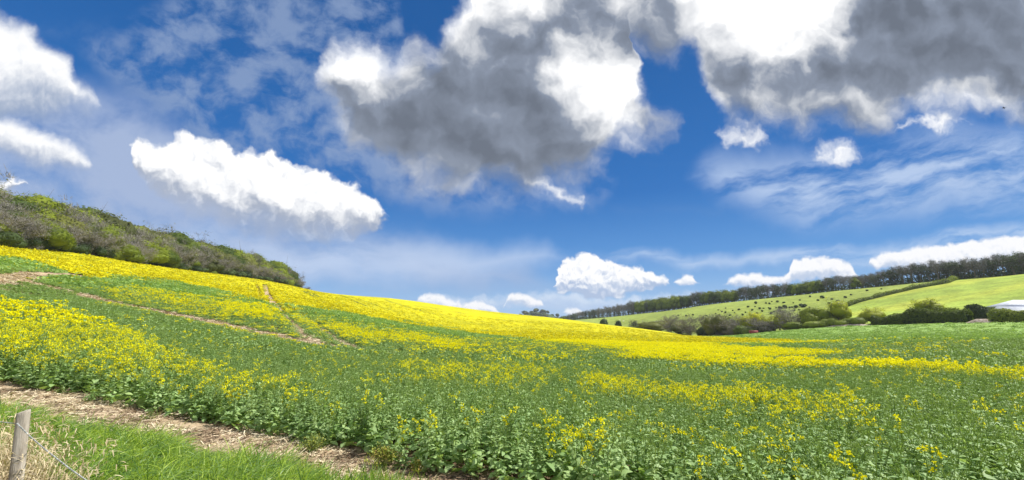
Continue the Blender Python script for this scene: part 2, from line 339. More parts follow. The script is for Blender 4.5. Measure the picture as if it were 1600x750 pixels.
def track_mask(x, y):
    """0 on untouched crop, 1 in the middle of a wheel track; second value only the bare soil ones"""
    m = np.zeros(x.shape); s = np.zeros(x.shape)
    wob = (fbm(x, y, 1.6, 3, 5) - 0.5)
    for ti, (P, w, k) in enumerate(TRK):
        lo = P.min(0) - w*3; hi = P.max(0) + w*3
        sel = (x > lo[0]) & (x < hi[0]) & (y > lo[1]) & (y < hi[1])
        if not sel.any(): continue
        d = dist_poly(x[sel], y[sel], P) + wob[sel]*w*(1.5 if ti < 2 else .8)
        if k: d = d/1.9
        q = 1 - sstep(d, w*0.55, w*1.05)
        if k == 1: q = q*sstep(fbm(x[sel], y[sel], 26, 2, 61), 0.30, 0.52)
        if k == 2: q = q*0.6*sstep(fbm(x[sel], y[sel], 9, 2, 62), 0.40, 0.6)
        m[sel] = np.maximum(m[sel], q)
        if k == 0: s[sel] = np.maximum(s[sel], q)
    return m, s
def stunt(x, y):
    d = np.full(x.shape, 99.0)
    for P, w, k in TRK[:5]:
        if k == 0: d = np.minimum(d, dist_poly(x, y, P) - w*.6)
    big = np.minimum(dist_poly(x, y, TRK[0][0]), dist_poly(x, y, TRK[1][0]))
    return np.minimum(.60 + .40*sstep(d, 0, 2.0), .30 + .70*sstep(big, 2.5, 9.0))
ROW = gfc_many([(409, 448), (413, 473)]); rv = ROW[0] - ROW[1]; rv = rv/np.linalg.norm(rv)      # drill direction
def flower(x, y, z):
    """how much of the crop is in bloom here, 0..1"""
    u, v = to_chart(x, y, z); r = np.hypot(x, y)
    n1 = fbm(x, y, 5.0, 3, 11); n2_ = fbm(x, y, 1.3, 3, 23); n3 = fbm(x, y, 16.0, 3, 31)
    lo = line(u, [(-400, 386), (0, 402), (70, 410), (130, 423), (200, 432), (270, 440), (330, 447), (400, 462), (470, 473), (560, 490), (650, 506), (750, 519), (850, 531), (930, 540), (1000, 545), (1060, 549), (1110, 553)])
    wig = (n1 - 0.5)*14 + (n3 - 0.5)*10
    F = 1 - sstep(v + wig*np.clip(r/120, 0.3, 1), lo - 3, lo + 5)
    F = F*(1 - sstep(u + (n3-0.5)*60, 1085, 1135))
    un = u + (n3 - .5)*90 + (n1 - .5)*40
    def stripe(u0, u1, top, bot, amp, soft=3, fade=60, nz=1.0):
        t = line(u, top); b = line(u, bot); w = (n1 - 0.5)*9*nz + (n2_ - 0.5)*5*nz
        return amp*sstep(v + w, t - soft, t + soft)*(1 - sstep(v + w, b - soft, b + soft))*sstep(un, u0 - fade, u0)*(1 - sstep(un, u1, u1 + fade))
    def add(q):
        nonlocal F
        F = np.maximum(F, q)
    # fringe of thinner bloom under the solid part, bands running out to the right
    add(stripe(0, 1050, [(0, 400), (400, 450), (850, 520), (1100, 545)], [(0, 424), (130, 440), (300, 452), (400, 478), (600, 520), (850, 546), (1100, 566)], 0.15, 4))
    add(stripe(1060, 1210, [(1060, 524), (1150, 526.5), (1300, 531)], [(1060, 533), (1150, 537), (1300, 535)], 0.75, 1.2, 110, 0.35))
    add(stripe(1000, 1130, [(1000, 538), (1100, 539), (1200, 543)], [(1000, 556), (1100, 560), (1200, 560)], 1.0, 1.5, 40, 0.5))
    add(stripe(1100, 1250, [(1100, 539), (1200, 545), (1340, 549)], [(1100, 560), (1200, 556), (1340, 552)], 0.85, 1.2, 90, 0.4))
    add(stripe(1000, 1360, [(1000, 552), (1120, 559), (1250, 563), (1360, 569)], [(1000, 560), (1120, 568), (1250, 571), (1360, 574)], 0.85, 1.2, 30, 0.4))
    add(stripe(1370, 1700, [(1380, 571), (1450, 574), (1600, 582), (1700, 588)], [(1380, 577), (1450, 581), (1600, 591), (1700, 597)], 1.0, 1.0, 25, 0.3))
    add(stripe(1100, 1500, [(1100, 524), (1500, 528)], [(1100, 566), (1500, 566)], 0.05, 4))
    # the big patch in the headland at the left
    add(stripe(-300, 190, [(-300, 445), (0, 468), (100, 482), (200, 512), (270, 541), (330, 562)], [(-300, 545), (0, 562), (60, 568), (150, 580), (240, 596), (330, 610)], 0.60, 8, 150))
    add(stripe(150, 480, [(150, 500), (270, 548), (400, 590), (520, 620)], [(150, 580), (240, 606), (400, 640), (520, 655)], 0.24, 8, 120))
    add(stripe(430, 960, [(430, 615), (560, 628), (700, 655), (860, 668), (980, 680)], [(430, 650), (560, 660), (700, 682), (860, 700), (980, 702)], 0.26, 7, 60))
    add(stripe(860, 950, [(800, 655), (980, 678)], [(800, 690), (980, 700)], 0.6, 5, 40))
    add(stripe(180, 290, [(150, 440), (300, 452)], [(150, 474), (300, 486)], 0.30, 4, 25))
    rows = sstep(np.sin((x*rv[1] - y*rv[0])*2*math.pi/1.25), -0.45, 0.35)
    add(stripe(290, 452, [(270, 464), (330, 458), (400, 458), (470, 470)], [(270, 492), (330, 500), (400, 512), (460, 522)], 0.75, 4, 25)*np.where(u > 340, rows, 0.5)*(.45 + .9*sstep(n1, .35, .6)))
    add(stripe(470, 565, [(440, 480), (500, 497), (620, 528)], [(440, 492), (500, 512), (620, 545)], 0.55, 4, 40))
    add(stripe(600, 720, [(560, 506), (640, 518), (760, 540)], [(560, 524), (640, 535), (760, 556)], 0.40, 4, 30))
    add(stripe(640, 900, [(560, 520), (700, 530), (900, 545)], [(560, 540), (700, 552), (900, 572)], 0.12, 4, 60))
    add(stripe(660, 830, [(600, 565), (860, 572)], [(600, 590), (860, 605)], 0.24, 6, 60))
    add(stripe(930, 1290, [(880, 583), (1000, 596), (1150, 608), (1290, 622)], [(880, 600), (1000, 617), (1150, 632), (1290, 641)], 0.60, 4, 45))
    add(stripe(1200, 1330, [(1150, 610), (1350, 628)], [(1150, 650), (1350, 655)], 0.30, 6, 60))
    add(stripe(950, 1700, [(950, 640), (1700, 620)], [(950, 900), (1700, 900)], 0.055, 10))
    add(stripe(-300, 1700, [(-300, 450), (1700, 560)], [(-300, 900), (1700, 900)], 0.035, 10))
    return F
def crop_mask(x, y, z=None):
    if z is None: z = height(x, y)
    u, v = to_chart(x, y, z); r = np.hypot(x, y)
    wig = (fbm(x, y, 1.3, 3, 41) - 0.5)*22*np.clip(9/np.maximum(r, 4), 0.2, 1.2)
    m = ((v + wig < line(u, CROP_EDGE)) | (np.arctan2(x, y) > .95)) & (r < line(u, FIELD_R)) & (y > 0)
    return m
# ---------------------------------------------------------------- object helpers
def tag(o, label=None, cat=None, group=None, kind=None):
    if label: o['label'] = label
    if cat: o['category'] = cat
    if group: o['group'] = group
    if kind: o['kind'] = kind
    return o
def mesh(name, v, f, mats=(), mi=None, smooth=False):
    """v (n,3); f list of arrays (m,k)"""
    me = bpy.data.meshes.new(name); v = np.asarray(v, np.float32); me.vertices.add(len(v)); me.vertices.foreach_set('co', v.ravel())
    if not isinstance(f, list): f = [f]
    f = [np.asarray(a, np.int32) for a in f if len(a)]
    if f:
        nl = sum(a.size for a in f); nf = sum(len(a) for a in f)
        me.loops.add(nl); me.loops.foreach_set('vertex_index', np.concatenate([a.ravel() for a in f]))
        me.polygons.add(nf); sz = np.concatenate([np.full(len(a), a.shape[1], np.int32) for a in f])
        me.polygons.foreach_set('loop_start', np.r_[0, np.cumsum(sz)[:-1]].astype(np.int32))
        if mi is not None: me.polygons.foreach_set('material_index', np.asarray(mi, np.int32))
        if smooth: me.polygons.foreach_set('use_smooth', np.ones(nf, bool))
    for m in mats: me.materials.append(m)
    me.update(calc_edges=True); me.validate()
    return me
def link(name, me, parent=None, loc=None):
    o = bpy.data.objects.new(name, me); COL.objects.link(o)
    if parent: o.parent = parent
    if loc is not None: o.location = loc
    return o
def material(name, build):
    m = bpy.data.materials.new(name); m.use_nodes = True; t = m.node_tree
    for n in list(t.nodes): t.nodes.remove(n)
    gg = NG(t); o = gg.node('ShaderNodeOutputMaterial'); t.links.new(build(gg), o.inputs[0]); return m
def pbsdf(gg, col, rough=0.7, spec=0.3, normal=None, metallic=0.0):
    n = gg.node('ShaderNodeBsdfPrincipled'); gg.put(n.inputs['Base Color'], col if not isinstance(col, tuple) else (*col, 1)); gg.put(n.inputs['Roughness'], rough)
    n.inputs['Specular IOR Level'].default_value = spec; n.inputs['Metallic'].default_value = metallic
    if normal is not None: gg.put(n.inputs['Normal'], normal)
    return n.outputs[0]
def translucent(gg, surf, col, f):
    t = gg.node('ShaderNodeBsdfTranslucent'); gg.put(t.inputs[0], col if not isinstance(col, tuple) else (*col, 1))
    m = gg.node('ShaderNodeMixShader'); m.inputs[0].default_value = f; gg.l.new(surf, m.inputs[1]); gg.l.new(t.outputs[0], m.inputs[2]); return m.outputs[0]
def bump(gg, h, strength, dist):
    n = gg.node('ShaderNodeBump'); n.inputs['Strength'].default_value = strength; n.inputs['Distance'].default_value = dist; gg.put(n.inputs['Height'], h); return V(gg, n.outputs[0])
def objco(gg): return V(gg, gg.node('ShaderNodeTexCoord').outputs['Object'])
def leafmat(name, c0, c1, rough=0.5, spec=0.35, tr=0.35, trc=None, nscale=2.0):
    """leaf colour varied by plant and by patch"""
    def b(gg):
        oi = gg.node('ShaderNodeObjectInfo'); n, _ = gg.noise(objco(gg), nscale, 2)
        f = gg.math('MULTIPLY_ADD', V(gg, oi.outputs['Random']), 0.55, n*0.45)
        c = gg.mix(gg.smooth(f, 0.22, 0.74), c0, c1)
        tc_ = gg.mix(1.0, c, trc or (1.5, 1.5, 0.7), 'MULTIPLY')
        return translucent(gg, pbsdf(gg, c, rough, spec), tc_, tr)
    return material(name, b)
# ---------------------------------------------------------------- ground sheets
azs = np.radians(np.r_[np.arange(-180, -66, 4.0), np.arange(-64, 64.01, 0.3), np.arange(68, 180.1, 4.0)])
rs = np.r_[0.0, 0.6*np.exp(np.arange(0, 400)*0.0262)]; rs = rs[rs < 14000]
A2, R2 = np.meshgrid(azs, rs); GX = R2*np.sin(A2); GY = R2*np.cos(A2); GZ = height(GX, GY)
near = np.clip(1 - R2/40, 0, 1)
GZ = GZ + near*(fbm(GX, GY, 0.5, 3, 3) - 0.5)*0.08
nr, na = GX.shape
idx = np.arange(nr*na).reshape(nr, na)
quads = np.stack([idx[:-1, :-1], idx[:-1, 1:], idx[1:, 1:], idx[1:, :-1]], -1)[:, :, ::-1]
gu, gv = to_chart(GX, GY, GZ)
cropg = crop_mask(GX, GY, GZ); tm, ts = track_mask(GX, GY)
C = np.zeros((nr, na, 3)); nA = fbm(GX, GY, 9, 4, 51)[..., None]; nB = fbm(GX, GY, 0.7, 3, 52)[..., None]; nC = fbm(GX, GY, 60, 4, 53)[..., None]
past = np.array([0.20, 0.27, 0.055])*(0.75 + 0.5*nC)*(0.9 + 0.2*nA) + np.array([0.05, 0.02, 0.0])*nA
soil = np.array([0.20, 0.135, 0.085])*(0.6 + 0.8*nB)
straw = np.array([0.42, 0.33, 0.22])*(0.65 + 0.7*nB)
vergec = np.array([0.06, 0.10, 0.02])*(0.7 + 0.6*nB)
C[:] = past
rf = line(gu, FIELD_R); infront = GY > 0
C = np.where((R2 < rf)[..., None] & infront[..., None], soil*0.8, C)
C = np.where((infront & (R2 < rf) & (gv > line(gu, CROP_EDGE) - 12) & (R2 < 60))[..., None], straw*0.75 + soil*0.25, C)
C = C*(1 - ts[..., None]) + (np.array([0.38, 0.29, 0.185])*(0.65 + 0.7*nB))*ts[..., None]
C = np.where(((gv > line(gu, VERGE)) | ~infront)[..., None] & (R2 < 90)[..., None], vergec, C)
# the brighter pasture right of the hill hedge
HEDGE = [(1318, 480), (1340, 472), (1380, 461), (1430, 450), (1480, 441), (1530, 431), (1560, 428)]
hv = line(gu, HEDGE)
right = (gu > 1320) & (gv > hv) & (R2 > rf) & (R2 < 475)
bright = np.array([0.235, 0.31, 0.05])*(0.78 + 0.45*nC) + np.array([0.08, 0.045, 0.0])*sstep(fbm(GX + GY*0.4, GY*2.6, 60, 3, 77), 0.45, 0.7)[..., None]
C = np.where(right[..., None], bright, C)
woody = infront & (R2 > 900)
C = np.where(woody[..., None], np.array([0.055, 0.085, 0.035])*(0.6 + 0.8*fbm(GX, GY, 45, 3, 71)[..., None]), C)
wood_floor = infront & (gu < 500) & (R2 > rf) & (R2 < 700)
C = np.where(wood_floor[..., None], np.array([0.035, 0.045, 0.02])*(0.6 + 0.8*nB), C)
def groundmat(name, fine):
    def b(gg):
        a = gg.node('ShaderNodeAttribute', attribute_name='Col'); o = objco(gg)
        n, _ = gg.noise(o, fine, 6, 0.65); n3, _ = gg.noise(o, fine*9, 3, 0.6)
        k = gg.smooth(n, 0.25, 0.75, 0.72, 1.28)*gg.smooth(n3, 0.2, 0.8, 0.75, 1.25)
        c = gg.vmath('MULTIPLY', V(gg, a.outputs['Color']), k)
        return pbsdf(gg, c, 0.95, 0.1, bump(gg, n + n3*0.4, 0.6, 0.06))
    return material(name, b)
def sheet(name, sel, mat):
    q = quads[sel]; 
    q = q.reshape(-1, 4); used, inv = np.unique(q.ravel(), return_inverse=True)
    me = mesh(name, np.c_[GX.ravel(), GY.ravel(), GZ.ravel()][used], inv.reshape(-1, 4), [mat], smooth=True)
    at = me.color_attributes.new('Col', 'FLOAT_COLOR', 'POINT'); at.data.foreach_set('color', np.c_[C.reshape(-1, 3)[used], np.ones(len(used))].astype(np.float32).ravel())
    return tag(link(name, me), kind='structure')
cell = lambda m: m[:-1, :-1]
inner = (R2 < rf) & infront
hillm = (R2 >= rf) & infront & (R2 < 1000) & (np.abs(A2) < 1.1)
far_ = ~(inner | hillm)
sheet('ground', cell(inner), groundmat('soil_and_straw', 2.2))
sheet('hillside_pasture', cell(hillm & ~right), groundmat('old_pasture', 0.22))
sheet('bright_pasture_ground', cell(right), groundmat('sown_pasture', 0.10))
sheet('far_ground', cell(far_), groundmat('distant_land', 0.3))

# ---------------------------------------------------------------- plants as stuff: prototypes kept inside the object and scattered over its points
def scatter_object(name, protos, pts, var, rot, scl, mats, extra=None):
    """protos: list of (verts, faces, matidx). pts (n,3). One object: geometry nodes copy prototype k onto the points with var == k. extra = fixed mesh kept as it is."""
    V_, F_, M_, PID = [], [], [], []; off = 0
    if extra is not None:
        V_.append(extra[0]); F_.append(extra[1]); M_.append(extra[2]); PID.append(np.full(len(extra[0]), -2)); off = len(extra[0])
    for k, (v, f, m) in enumerate(protos):
        V_.append(v); F_.append(f + off); M_.append(m); PID.append(np.full(len(v), k)); off += len(v)
    n0 = off; V_.append(pts); PID.append(np.full(len(pts), -1))
    tot = n0 + len(pts)
    me = bpy.data.meshes.new(name); co_ = np.concatenate(V_).astype(np.float32); me.vertices.add(tot); me.vertices.foreach_set('co', co_.ravel())
    F = np.concatenate(F_).astype(np.int32); me.loops.add(F.size); me.loops.foreach_set('vertex_index', F.ravel()); me.polygons.add(len(F))
    me.polygons.foreach_set('loop_start', np.arange(0, F.size, 4, dtype=np.int32)); me.polygons.foreach_set('material_index', np.concatenate(M_).astype(np.int32))
    for m in mats: me.materials.append(m)
    me.update(calc_edges=True)
    a = me.attributes.new('pid', 'INT', 'POINT'); a.data.foreach_set('value', np.concatenate(PID).astype(np.int32))
    a = me.attributes.new('var', 'INT', 'POINT'); a.data.foreach_set('value', np.r_[np.full(n0, -1), var].astype(np.int32))
    a = me.attributes.new('rot', 'FLOAT_VECTOR', 'POINT'); a.data.foreach_set('vector', np.r_[np.zeros((n0, 3)), rot].astype(np.float32).ravel())
    a = me.attributes.new('scl', 'FLOAT_VECTOR', 'POINT'); a.data.foreach_set('vector', np.r_[np.ones((n0, 3)), scl].astype(np.float32).ravel())
    o = link(name, me)
    gt = bpy.data.node_groups.new(name, 'GeometryNodeTree'); gt.interface.new_socket('Geometry', in_out='INPUT', socket_type='NodeSocketGeometry'); gt.interface.new_socket('Geometry', in_out='OUTPUT', socket_type='NodeSocketGeometry')
    N = gt.nodes.new; L = gt.links.new; gi = N('NodeGroupInput'); go = N('NodeGroupOutput'); join = N('GeometryNodeJoinGeometry')
    def named(nm, t): n = N('GeometryNodeInputNamedAttribute'); n.data_type = t; n.inputs[0].default_value = nm; return n.outputs[0]
    pid, vr, rt, sc = named('pid', 'INT'), named('var', 'INT'), named('rot', 'FLOAT_VECTOR'), named('scl', 'FLOAT_VECTOR')
    def eq(s, k):
        n = N('FunctionNodeCompare'); n.data_type = 'INT'; n.operation = 'EQUAL'; ii = [q for q in n.inputs if q.enabled]; L(s, ii[0]); ii[1].default_value = k; return n.outputs[0]
    def sep(k, dom='POINT'):
        n = N('GeometryNodeSeparateGeometry'); n.domain = dom; L(gi.outputs[0], n.inputs[0]); L(eq(pid, k), n.inputs[1]); return n.outputs[0]
    P = sep(-1)
    e2r = N('FunctionNodeEulerToRotation'); L(rt, e2r.inputs[0])
    for k in range(len(protos)):
        i = N('GeometryNodeInstanceOnPoints'); L(P, i.inputs['Points']); L(eq(vr, k), i.inputs['Selection']); L(sep(k), i.inputs['Instance']); L(e2r.outputs[0], i.inputs['Rotation']); L(sc, i.inputs['Scale']); L(i.outputs[0], join.inputs[0])
    if extra is not None: L(sep(-2), join.inputs[0])
    L(join.outputs[0], go.inputs[0])
    md = o.modifiers.new('scatter', 'NODES'); md.node_group = gt
    return o
class MB_:
    def __init__(s): s.v = []; s.f = []; s.m = []; s.n = 0
    def add(s, v, f, m): s.v.append(v); s.f.append(np.asarray(f) + s.n); s.m.append(np.full(len(f), m)); s.n += len(v)
    def quad(s, c, ax, ay, m): c = np.array(c); s.add(np.array([c-ax-ay, c+ax-ay, c+ax+ay, c-ax+ay]), [[0, 1, 2, 3]], m)
    def out(s): return np.concatenate(s.v), np.concatenate(s.f), np.concatenate(s.m)
def unit(a): a = np.asarray(a, float); return a/(np.linalg.norm(a) + 1e-9)
def strip(mb, p0, d, up, L, w, droop, m, seg=3, prof=(0.25, 1.0, 0.75, 0.08), fold=0.0, curl=None):
    """a leaf or blade: starts at p0 along d, bends towards the ground by droop"""
    p = np.array(p0, float); d = unit(d); side = unit(np.cross(d, up)); vs = []
    for k in range(seg + 1):
        pw = np.interp(k/seg, np.linspace(0, 1, len(prof)), prof)*w
        vs += [p - side*pw, p + side*pw]
        d = unit(d + np.array([0, 0, -droop/seg])); p = p + d*L/seg
    mb.add(np.array(vs), [[2*k, 2*k+1, 2*k+3, 2*k+2] for k in range(seg)], m)
    return p
def stick(mb, a, b, w, m):
    a = np.array(a); b = np.array(b); d = unit(b - a); s = unit(np.cross(d, [0.3, 0.2, 1])); t = np.cross(d, s)
    mb.add(np.array([a-s*w, a+s*w, b+s*w*.7, b-s*w*.7, a-t*w, a+t*w, b+t*w*.7, b-t*w*.7]), [[0, 1, 2, 3], [4, 5, 6, 7]], m)
def rape_plant(seed, fl, h=0.78):
    q = np.random.default_rng(seed); mb = MB_()
    top = np.array([q.normal(0, .04), q.normal(0, .04), h*q.uniform(.88, 1.08)]); stick(mb, (0, 0, 0), top, .006, 1)
    for k in range(15):                                              # broad waxy leaves low down, small clasping ones above
        t = (k + q.uniform(0, 1))/15; a = k*2.4 + q.normal(0, .4); z = top*(.05 + .85*t)
        L = (.20 - .12*t)*q.uniform(.75, 1.3); w = L*(.34 - .10*t); el_ = q.uniform(.1, .9)
        strip(mb, z, (math.cos(a)*math.cos(el_), math.sin(a)*math.cos(el_), math.sin(el_)), (q.normal(0, .35), q.normal(0, .35), 1), L, w, q.uniform(.4, 1.3), 0 if q.random() < .8 else 3)
    br = [(top*.97, top)]
    for k in range(5):
        a = q.uniform(0, 6.28); b0 = top*q.uniform(.5, .8); b1 = b0 + np.array([math.cos(a)*.10, math.sin(a)*.10, q.uniform(.14, .26)])*h/.78; stick(mb, b0, b1, .004, 1); br.append((b0, b1))
        for j in range(2):
            a2 = q.uniform(0, 6.28); strip(mb, b0 + (b1-b0)*q.uniform(.2, .8), (math.cos(a2), math.sin(a2), q.uniform(.2, 1)), (0, 0, 1), .08*q.uniform(.7, 1.2), .016, .7, 0, 2, (.4, 1, .1))
    for i, (b0, b1) in enumerate(br):
        for j in range(4):                                           # buds and pods
            strip(mb, b1 + q.normal(0, .012, 3), q.normal(0, 1, 3) + [0, 0, 1.2], (q.normal(), q.normal(), .2), .028, .006, 0, 1, 1, (1, .6))
        if q.random() < fl:
            n = int(q.integers(8, 15))
            for j in range(n):
                c = b1 + q.normal(0, .022, 3)*[1, 1, .8] + [0, 0, .012]; u_ = unit(q.normal(0, 1, 3) + [0, 0, .8]); s_ = unit(np.cross(u_, q.normal(0, 1, 3))); t_ = np.cross(u_, s_)
                mb.quad(c, s_*.0095, t_*.0095, 2)
    return mb.out()
def rape_clump(seed, fl, w=.8, h=.78, n=9):
    """several plants seen from further off, fewer and larger faces"""
    q = np.random.default_rng(seed); mb = MB_()
    for p in range(n):
        x, y = q.uniform(-w/2, w/2, 2); hh = h*q.uniform(.82, 1.1); flw = q.random() < fl
        for k in range(9):
            t = q.uniform(.25, 1); a = q.uniform(0, 6.28); L = (.20 - .09*t)*q.uniform(.8, 1.3)
            strip(mb, (x, y, hh*t*.95), (math.cos(a), math.sin(a), q.uniform(.0, 1)), (q.normal(0, .5), q.normal(0, .5), 1), L, L*.26, q.uniform(.3, 1.1), 0 if k % 5 else 3, 2, (.4, 1, .1))
        for k in range(3):
            x2, y2 = x + q.normal(0, .07), y + q.normal(0, .07); ht = hh*q.uniform(.92, 1.08); stick(mb, (x, y, hh*.4), (x2, y2, ht), .007, 1)
            if flw:
                for j in range(5):
                    u_ = unit(q.normal(0, 1, 3) + [0, 0, .7]); s_ = unit(np.cross(u_, q.normal(0, 1, 3)))*.022; mb.quad((x2 + q.normal(0, .025), y2 + q.normal(0, .025), ht + q.normal(.01, .02)), s_, unit(np.cross(u_, s_))*.022, 2)
    return mb.out()
def rape_far(seed, fl, w=1.3, h=.22, n=22):
    """a patch of canopy top for the far field: leaf or flower tufts standing in low relief"""
    q = np.random.default_rng(seed); mb = MB_()
    for p in range(n):
        x, y = q.uniform(-w/2, w/2, 2); yel = q.random() < fl
        u_ = unit(q.normal(0, .6, 3) + [0, 0, .9]); s_ = unit(np.cross(u_, q.normal(0, 1, 3))); sz = q.uniform(.07, .15)
        mb.quad((x, y, q.uniform(.0, h)), s_*sz, np.cross(u_, s_)*sz*.7, 4 if yel else 5)
    return mb.out()
M_leaf = leafmat('rape_leaf', (0.215, 0.345, 0.120), (0.350, 0.485, 0.205), 0.55, 0.3, 0.28)
M_stem = leafmat('rape_stem', (0.18, 0.27, 0.07), (0.25, 0.35, 0.10), 0.5, 0.3, 0.2)
M_flow = leafmat('rape_petal', (0.80, 0.74, 0.003), (0.90, 0.86, 0.008), 0.6, 0.1, 0.35, (1.1, 1.05, 0.8))
M_lite = leafmat('rape_young_leaf', (0.26, 0.38, 0.12), (0.36, 0.48, 0.19), 0.5, 0.35, 0.3)
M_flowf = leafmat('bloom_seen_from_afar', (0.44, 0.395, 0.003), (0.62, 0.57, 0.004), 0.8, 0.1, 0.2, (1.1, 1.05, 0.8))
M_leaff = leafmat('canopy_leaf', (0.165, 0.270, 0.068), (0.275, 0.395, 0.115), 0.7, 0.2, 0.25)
CROP_M = [M_leaf, M_stem, M_flow, M_lite, M_flowf, M_leaff]
def jgrid(x0, x1, y0, y1, s, q):
    xs = np.arange(x0, x1, s); ys = np.arange(y0, y1, s); X, Y = np.meshgrid(xs, ys); return (X + q.uniform(-.5, .5, X.shape)*s).ravel(), (Y + q.uniform(-.5, .5, Y.shape)*s).ravel()
def in_view(x, y, pad=0.26): return (np.abs(np.arctan2(x, y)) < math.radians(52.5) + pad) & (y > 0.5)
# near: single plants; middle: clumps; far: canopy surface with tufts on it
protos = [rape_plant(100+k, 0.0) for k in range(4)] + [rape_plant(120+k, 0.95) for k in range(4)]
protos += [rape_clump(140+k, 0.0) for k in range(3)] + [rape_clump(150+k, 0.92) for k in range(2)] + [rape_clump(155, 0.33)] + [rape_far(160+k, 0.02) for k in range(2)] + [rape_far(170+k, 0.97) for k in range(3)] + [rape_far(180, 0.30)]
q = np.random.default_rng(3); PTS, VAR, ROT, SCL = [], [], [], []
def emit(x, y, z, var, sc, tilt=.12):
    PTS.append(np.c_[x, y, z]); VAR.append(var); ROT.append(np.c_[q.normal(0, tilt, len(x)), q.normal(0, tilt, len(x)), q.uniform(0, 6.28, len(x))]); SCL.append(sc)
NEAR, MID = 24.0, 85.0
def lay(x, y, lift):
    r = np.hypot(x, y); k = in_view(x, y); x, y, r = x[k], y[k], r[k]; z = height(x, y); k = crop_mask(x, y, z); x, y, z, r = x[k], y[k], z[k], r[k]
    m, s = track_mask(x, y); gp = 1 - sstep(fbm(x, y, 1.5, 3, 97), .27, .40); k = q.random(len(x)) > np.maximum(m*1.25, gp*.75); x, y, z, r, m = x[k], y[k], z[k], r[k], m[k]
    return x, y, z, r, flower(x, y, z + lift), fbm(x, y, 3.0, 3, 91)
x, y = jgrid(-26, 26, 2, 26, 0.185, q); k = np.hypot(x, y) < NEAR; x, y, z, r, F, nz = lay(x[k], y[k], .75)
fl = q.random(len(x)) < F*1.1
e = sstep(line(to_chart(x, y, z)[0], CROP_EDGE) - to_chart(x, y, z)[1], 0, 20)
s = (.84 + .32*nz)*q.uniform(.85, 1.12, len(x))*(.80 + .20*e)*stunt(x, y)
emit(x, y, z - .01, np.where(fl, 4, 0) + q.integers(0, 4, len(x)), np.c_[s, s, s*np.where(fl, 1.07, 1.0)])
x, y = jgrid(-85, 85, 6, 86, 0.50, q); r = np.hypot(x, y); k = (r >= NEAR - .3) & (r < MID); x, y, z, r, F, nz = lay(x[k], y[k], .75)
pr = q.random(len(x)); hi = pr < F**1.6; so_ = ~hi & (pr < F*1.9); s = (.86 + .28*nz)*q.uniform(.9, 1.1, len(x)); st = stunt(x, y)
emit(x, y, z - .01, np.where(hi, 11 + q.integers(0, 2, len(x)), np.where(so_, 13, 8 + q.integers(0, 3, len(x)))), np.c_[s, s, s*st*np.where(hi, 1.06, 1.0)], .06)
# canopy surface from 60 m out
ca_ = np.radians(np.r_[np.arange(-68, -55, .4), np.arange(-55, 55, 0.11), np.arange(55, 68, .4)]); cr = 62*np.exp(np.arange(0, 400)*0.0062); cr = cr[cr < 440]
CA, CR = np.meshgrid(ca_, cr); CX, CY = CR*np.sin(CA), CR*np.cos(CA); CZ0 = height(CX, CY)
cm, cs = track_mask(CX, CY); CF = flower(CX, CY, CZ0 + .7)
cz = CZ0 + (.55 + .18*(fbm(CX, CY, 1.1, 2, 93) - .5) + .22*(fbm(CX, CY, 7, 3, 94) - .5) + .10*CF)*stunt(CX, CY)*sstep(CR, 60, 80) - cm*.42
ok = crop_mask(CX, CY, CZ0) & (cs < .6); ok[0] = False
ci = np.arange(CX.size).reshape(CX.shape); cq = np.stack([ci[:-1, :-1], ci[:-1, 1:], ci[1:, 1:], ci[1:, :-1]], -1)[:, :, ::-1]; sel = ok[:-1, :-1] & ok[1:, 1:] & ok[1:, :-1] & ok[:-1, 1:]
cq = cq[sel]; used, inv = np.unique(cq.ravel(), return_inverse=True)
CV = np.c_[CX.ravel(), CY.ravel(), cz.ravel()][used]
def canopy(gg):
    a = gg.node('ShaderNodeAttribute', attribute_name='bloom'); tk = gg.node('ShaderNodeAttribute', attribute_name='gap'); o = objco(gg)
    sx = gg.node('ShaderNodeSeparateXYZ'); gg.put(sx.inputs[0], o)
    n, _ = gg.noise(o, 2.6, 4, 0.6); nf, _ = gg.noise(o, 9.0, 3, 0.6); nl, _ = gg.noise(o, 0.05, 4, 0.55)
    ac = V(gg, sx.outputs[0])*float(rv[1]) - V(gg, sx.outputs[1])*float(rv[0])          # drill rows
    row = gg.math('SINE', (ac + n*0.22)*(2*math.pi/1.0))
    green = gg.mix(gg.smooth(nf, .3, .7), (0.150, 0.260, 0.060), (0.265, 0.395, 0.105))
    green = gg.mix(gg.smooth(nl, .35, .7), green, (0.21, 0.32, 0.07))
    yellow = gg.mix(gg.smooth(nf, .25, .75), (0.45, 0.405, 0.002), (0.63, 0.575, 0.003))
    cover = gg.smooth(V(gg, a.outputs['Fac'])*1.12 + (n - .5)*1.0 + row*0.16 - V(gg, tk.outputs['Fac'])*1.1, 0.36, 0.62)
    cb = gg.node('ShaderNodeCombineXYZ'); gg.put(cb.inputs[0], ac*1.6); gg.put(cb.inputs[1], (V(gg, sx.outputs[0])*float(rv[0]) + V(gg, sx.outputs[1])*float(rv[1]))*0.05)
    ns, _ = gg.noise(V(gg, cb.outputs[0]), 1.0, 4, 0.65); ng, _ = gg.noise(o, 0.035, 3, 0.5)
    thin = gg.smooth(ns + row*0.05 + (ng - .5)*.5, .40, .66)
    yellow = gg.mix(thin*0.62, yellow, (0.17, 0.19, 0.008))
    c = gg.mix(cover, green, yellow)
    c = gg.mix(V(gg, tk.outputs['Fac'])*0.9, c, (0.05, 0.065, 0.015))
    return pbsdf(gg, c, 0.85, 0.1, bump(gg, n + nf*.6, 0.9, .12))
M_can = material('rape_canopy', canopy)
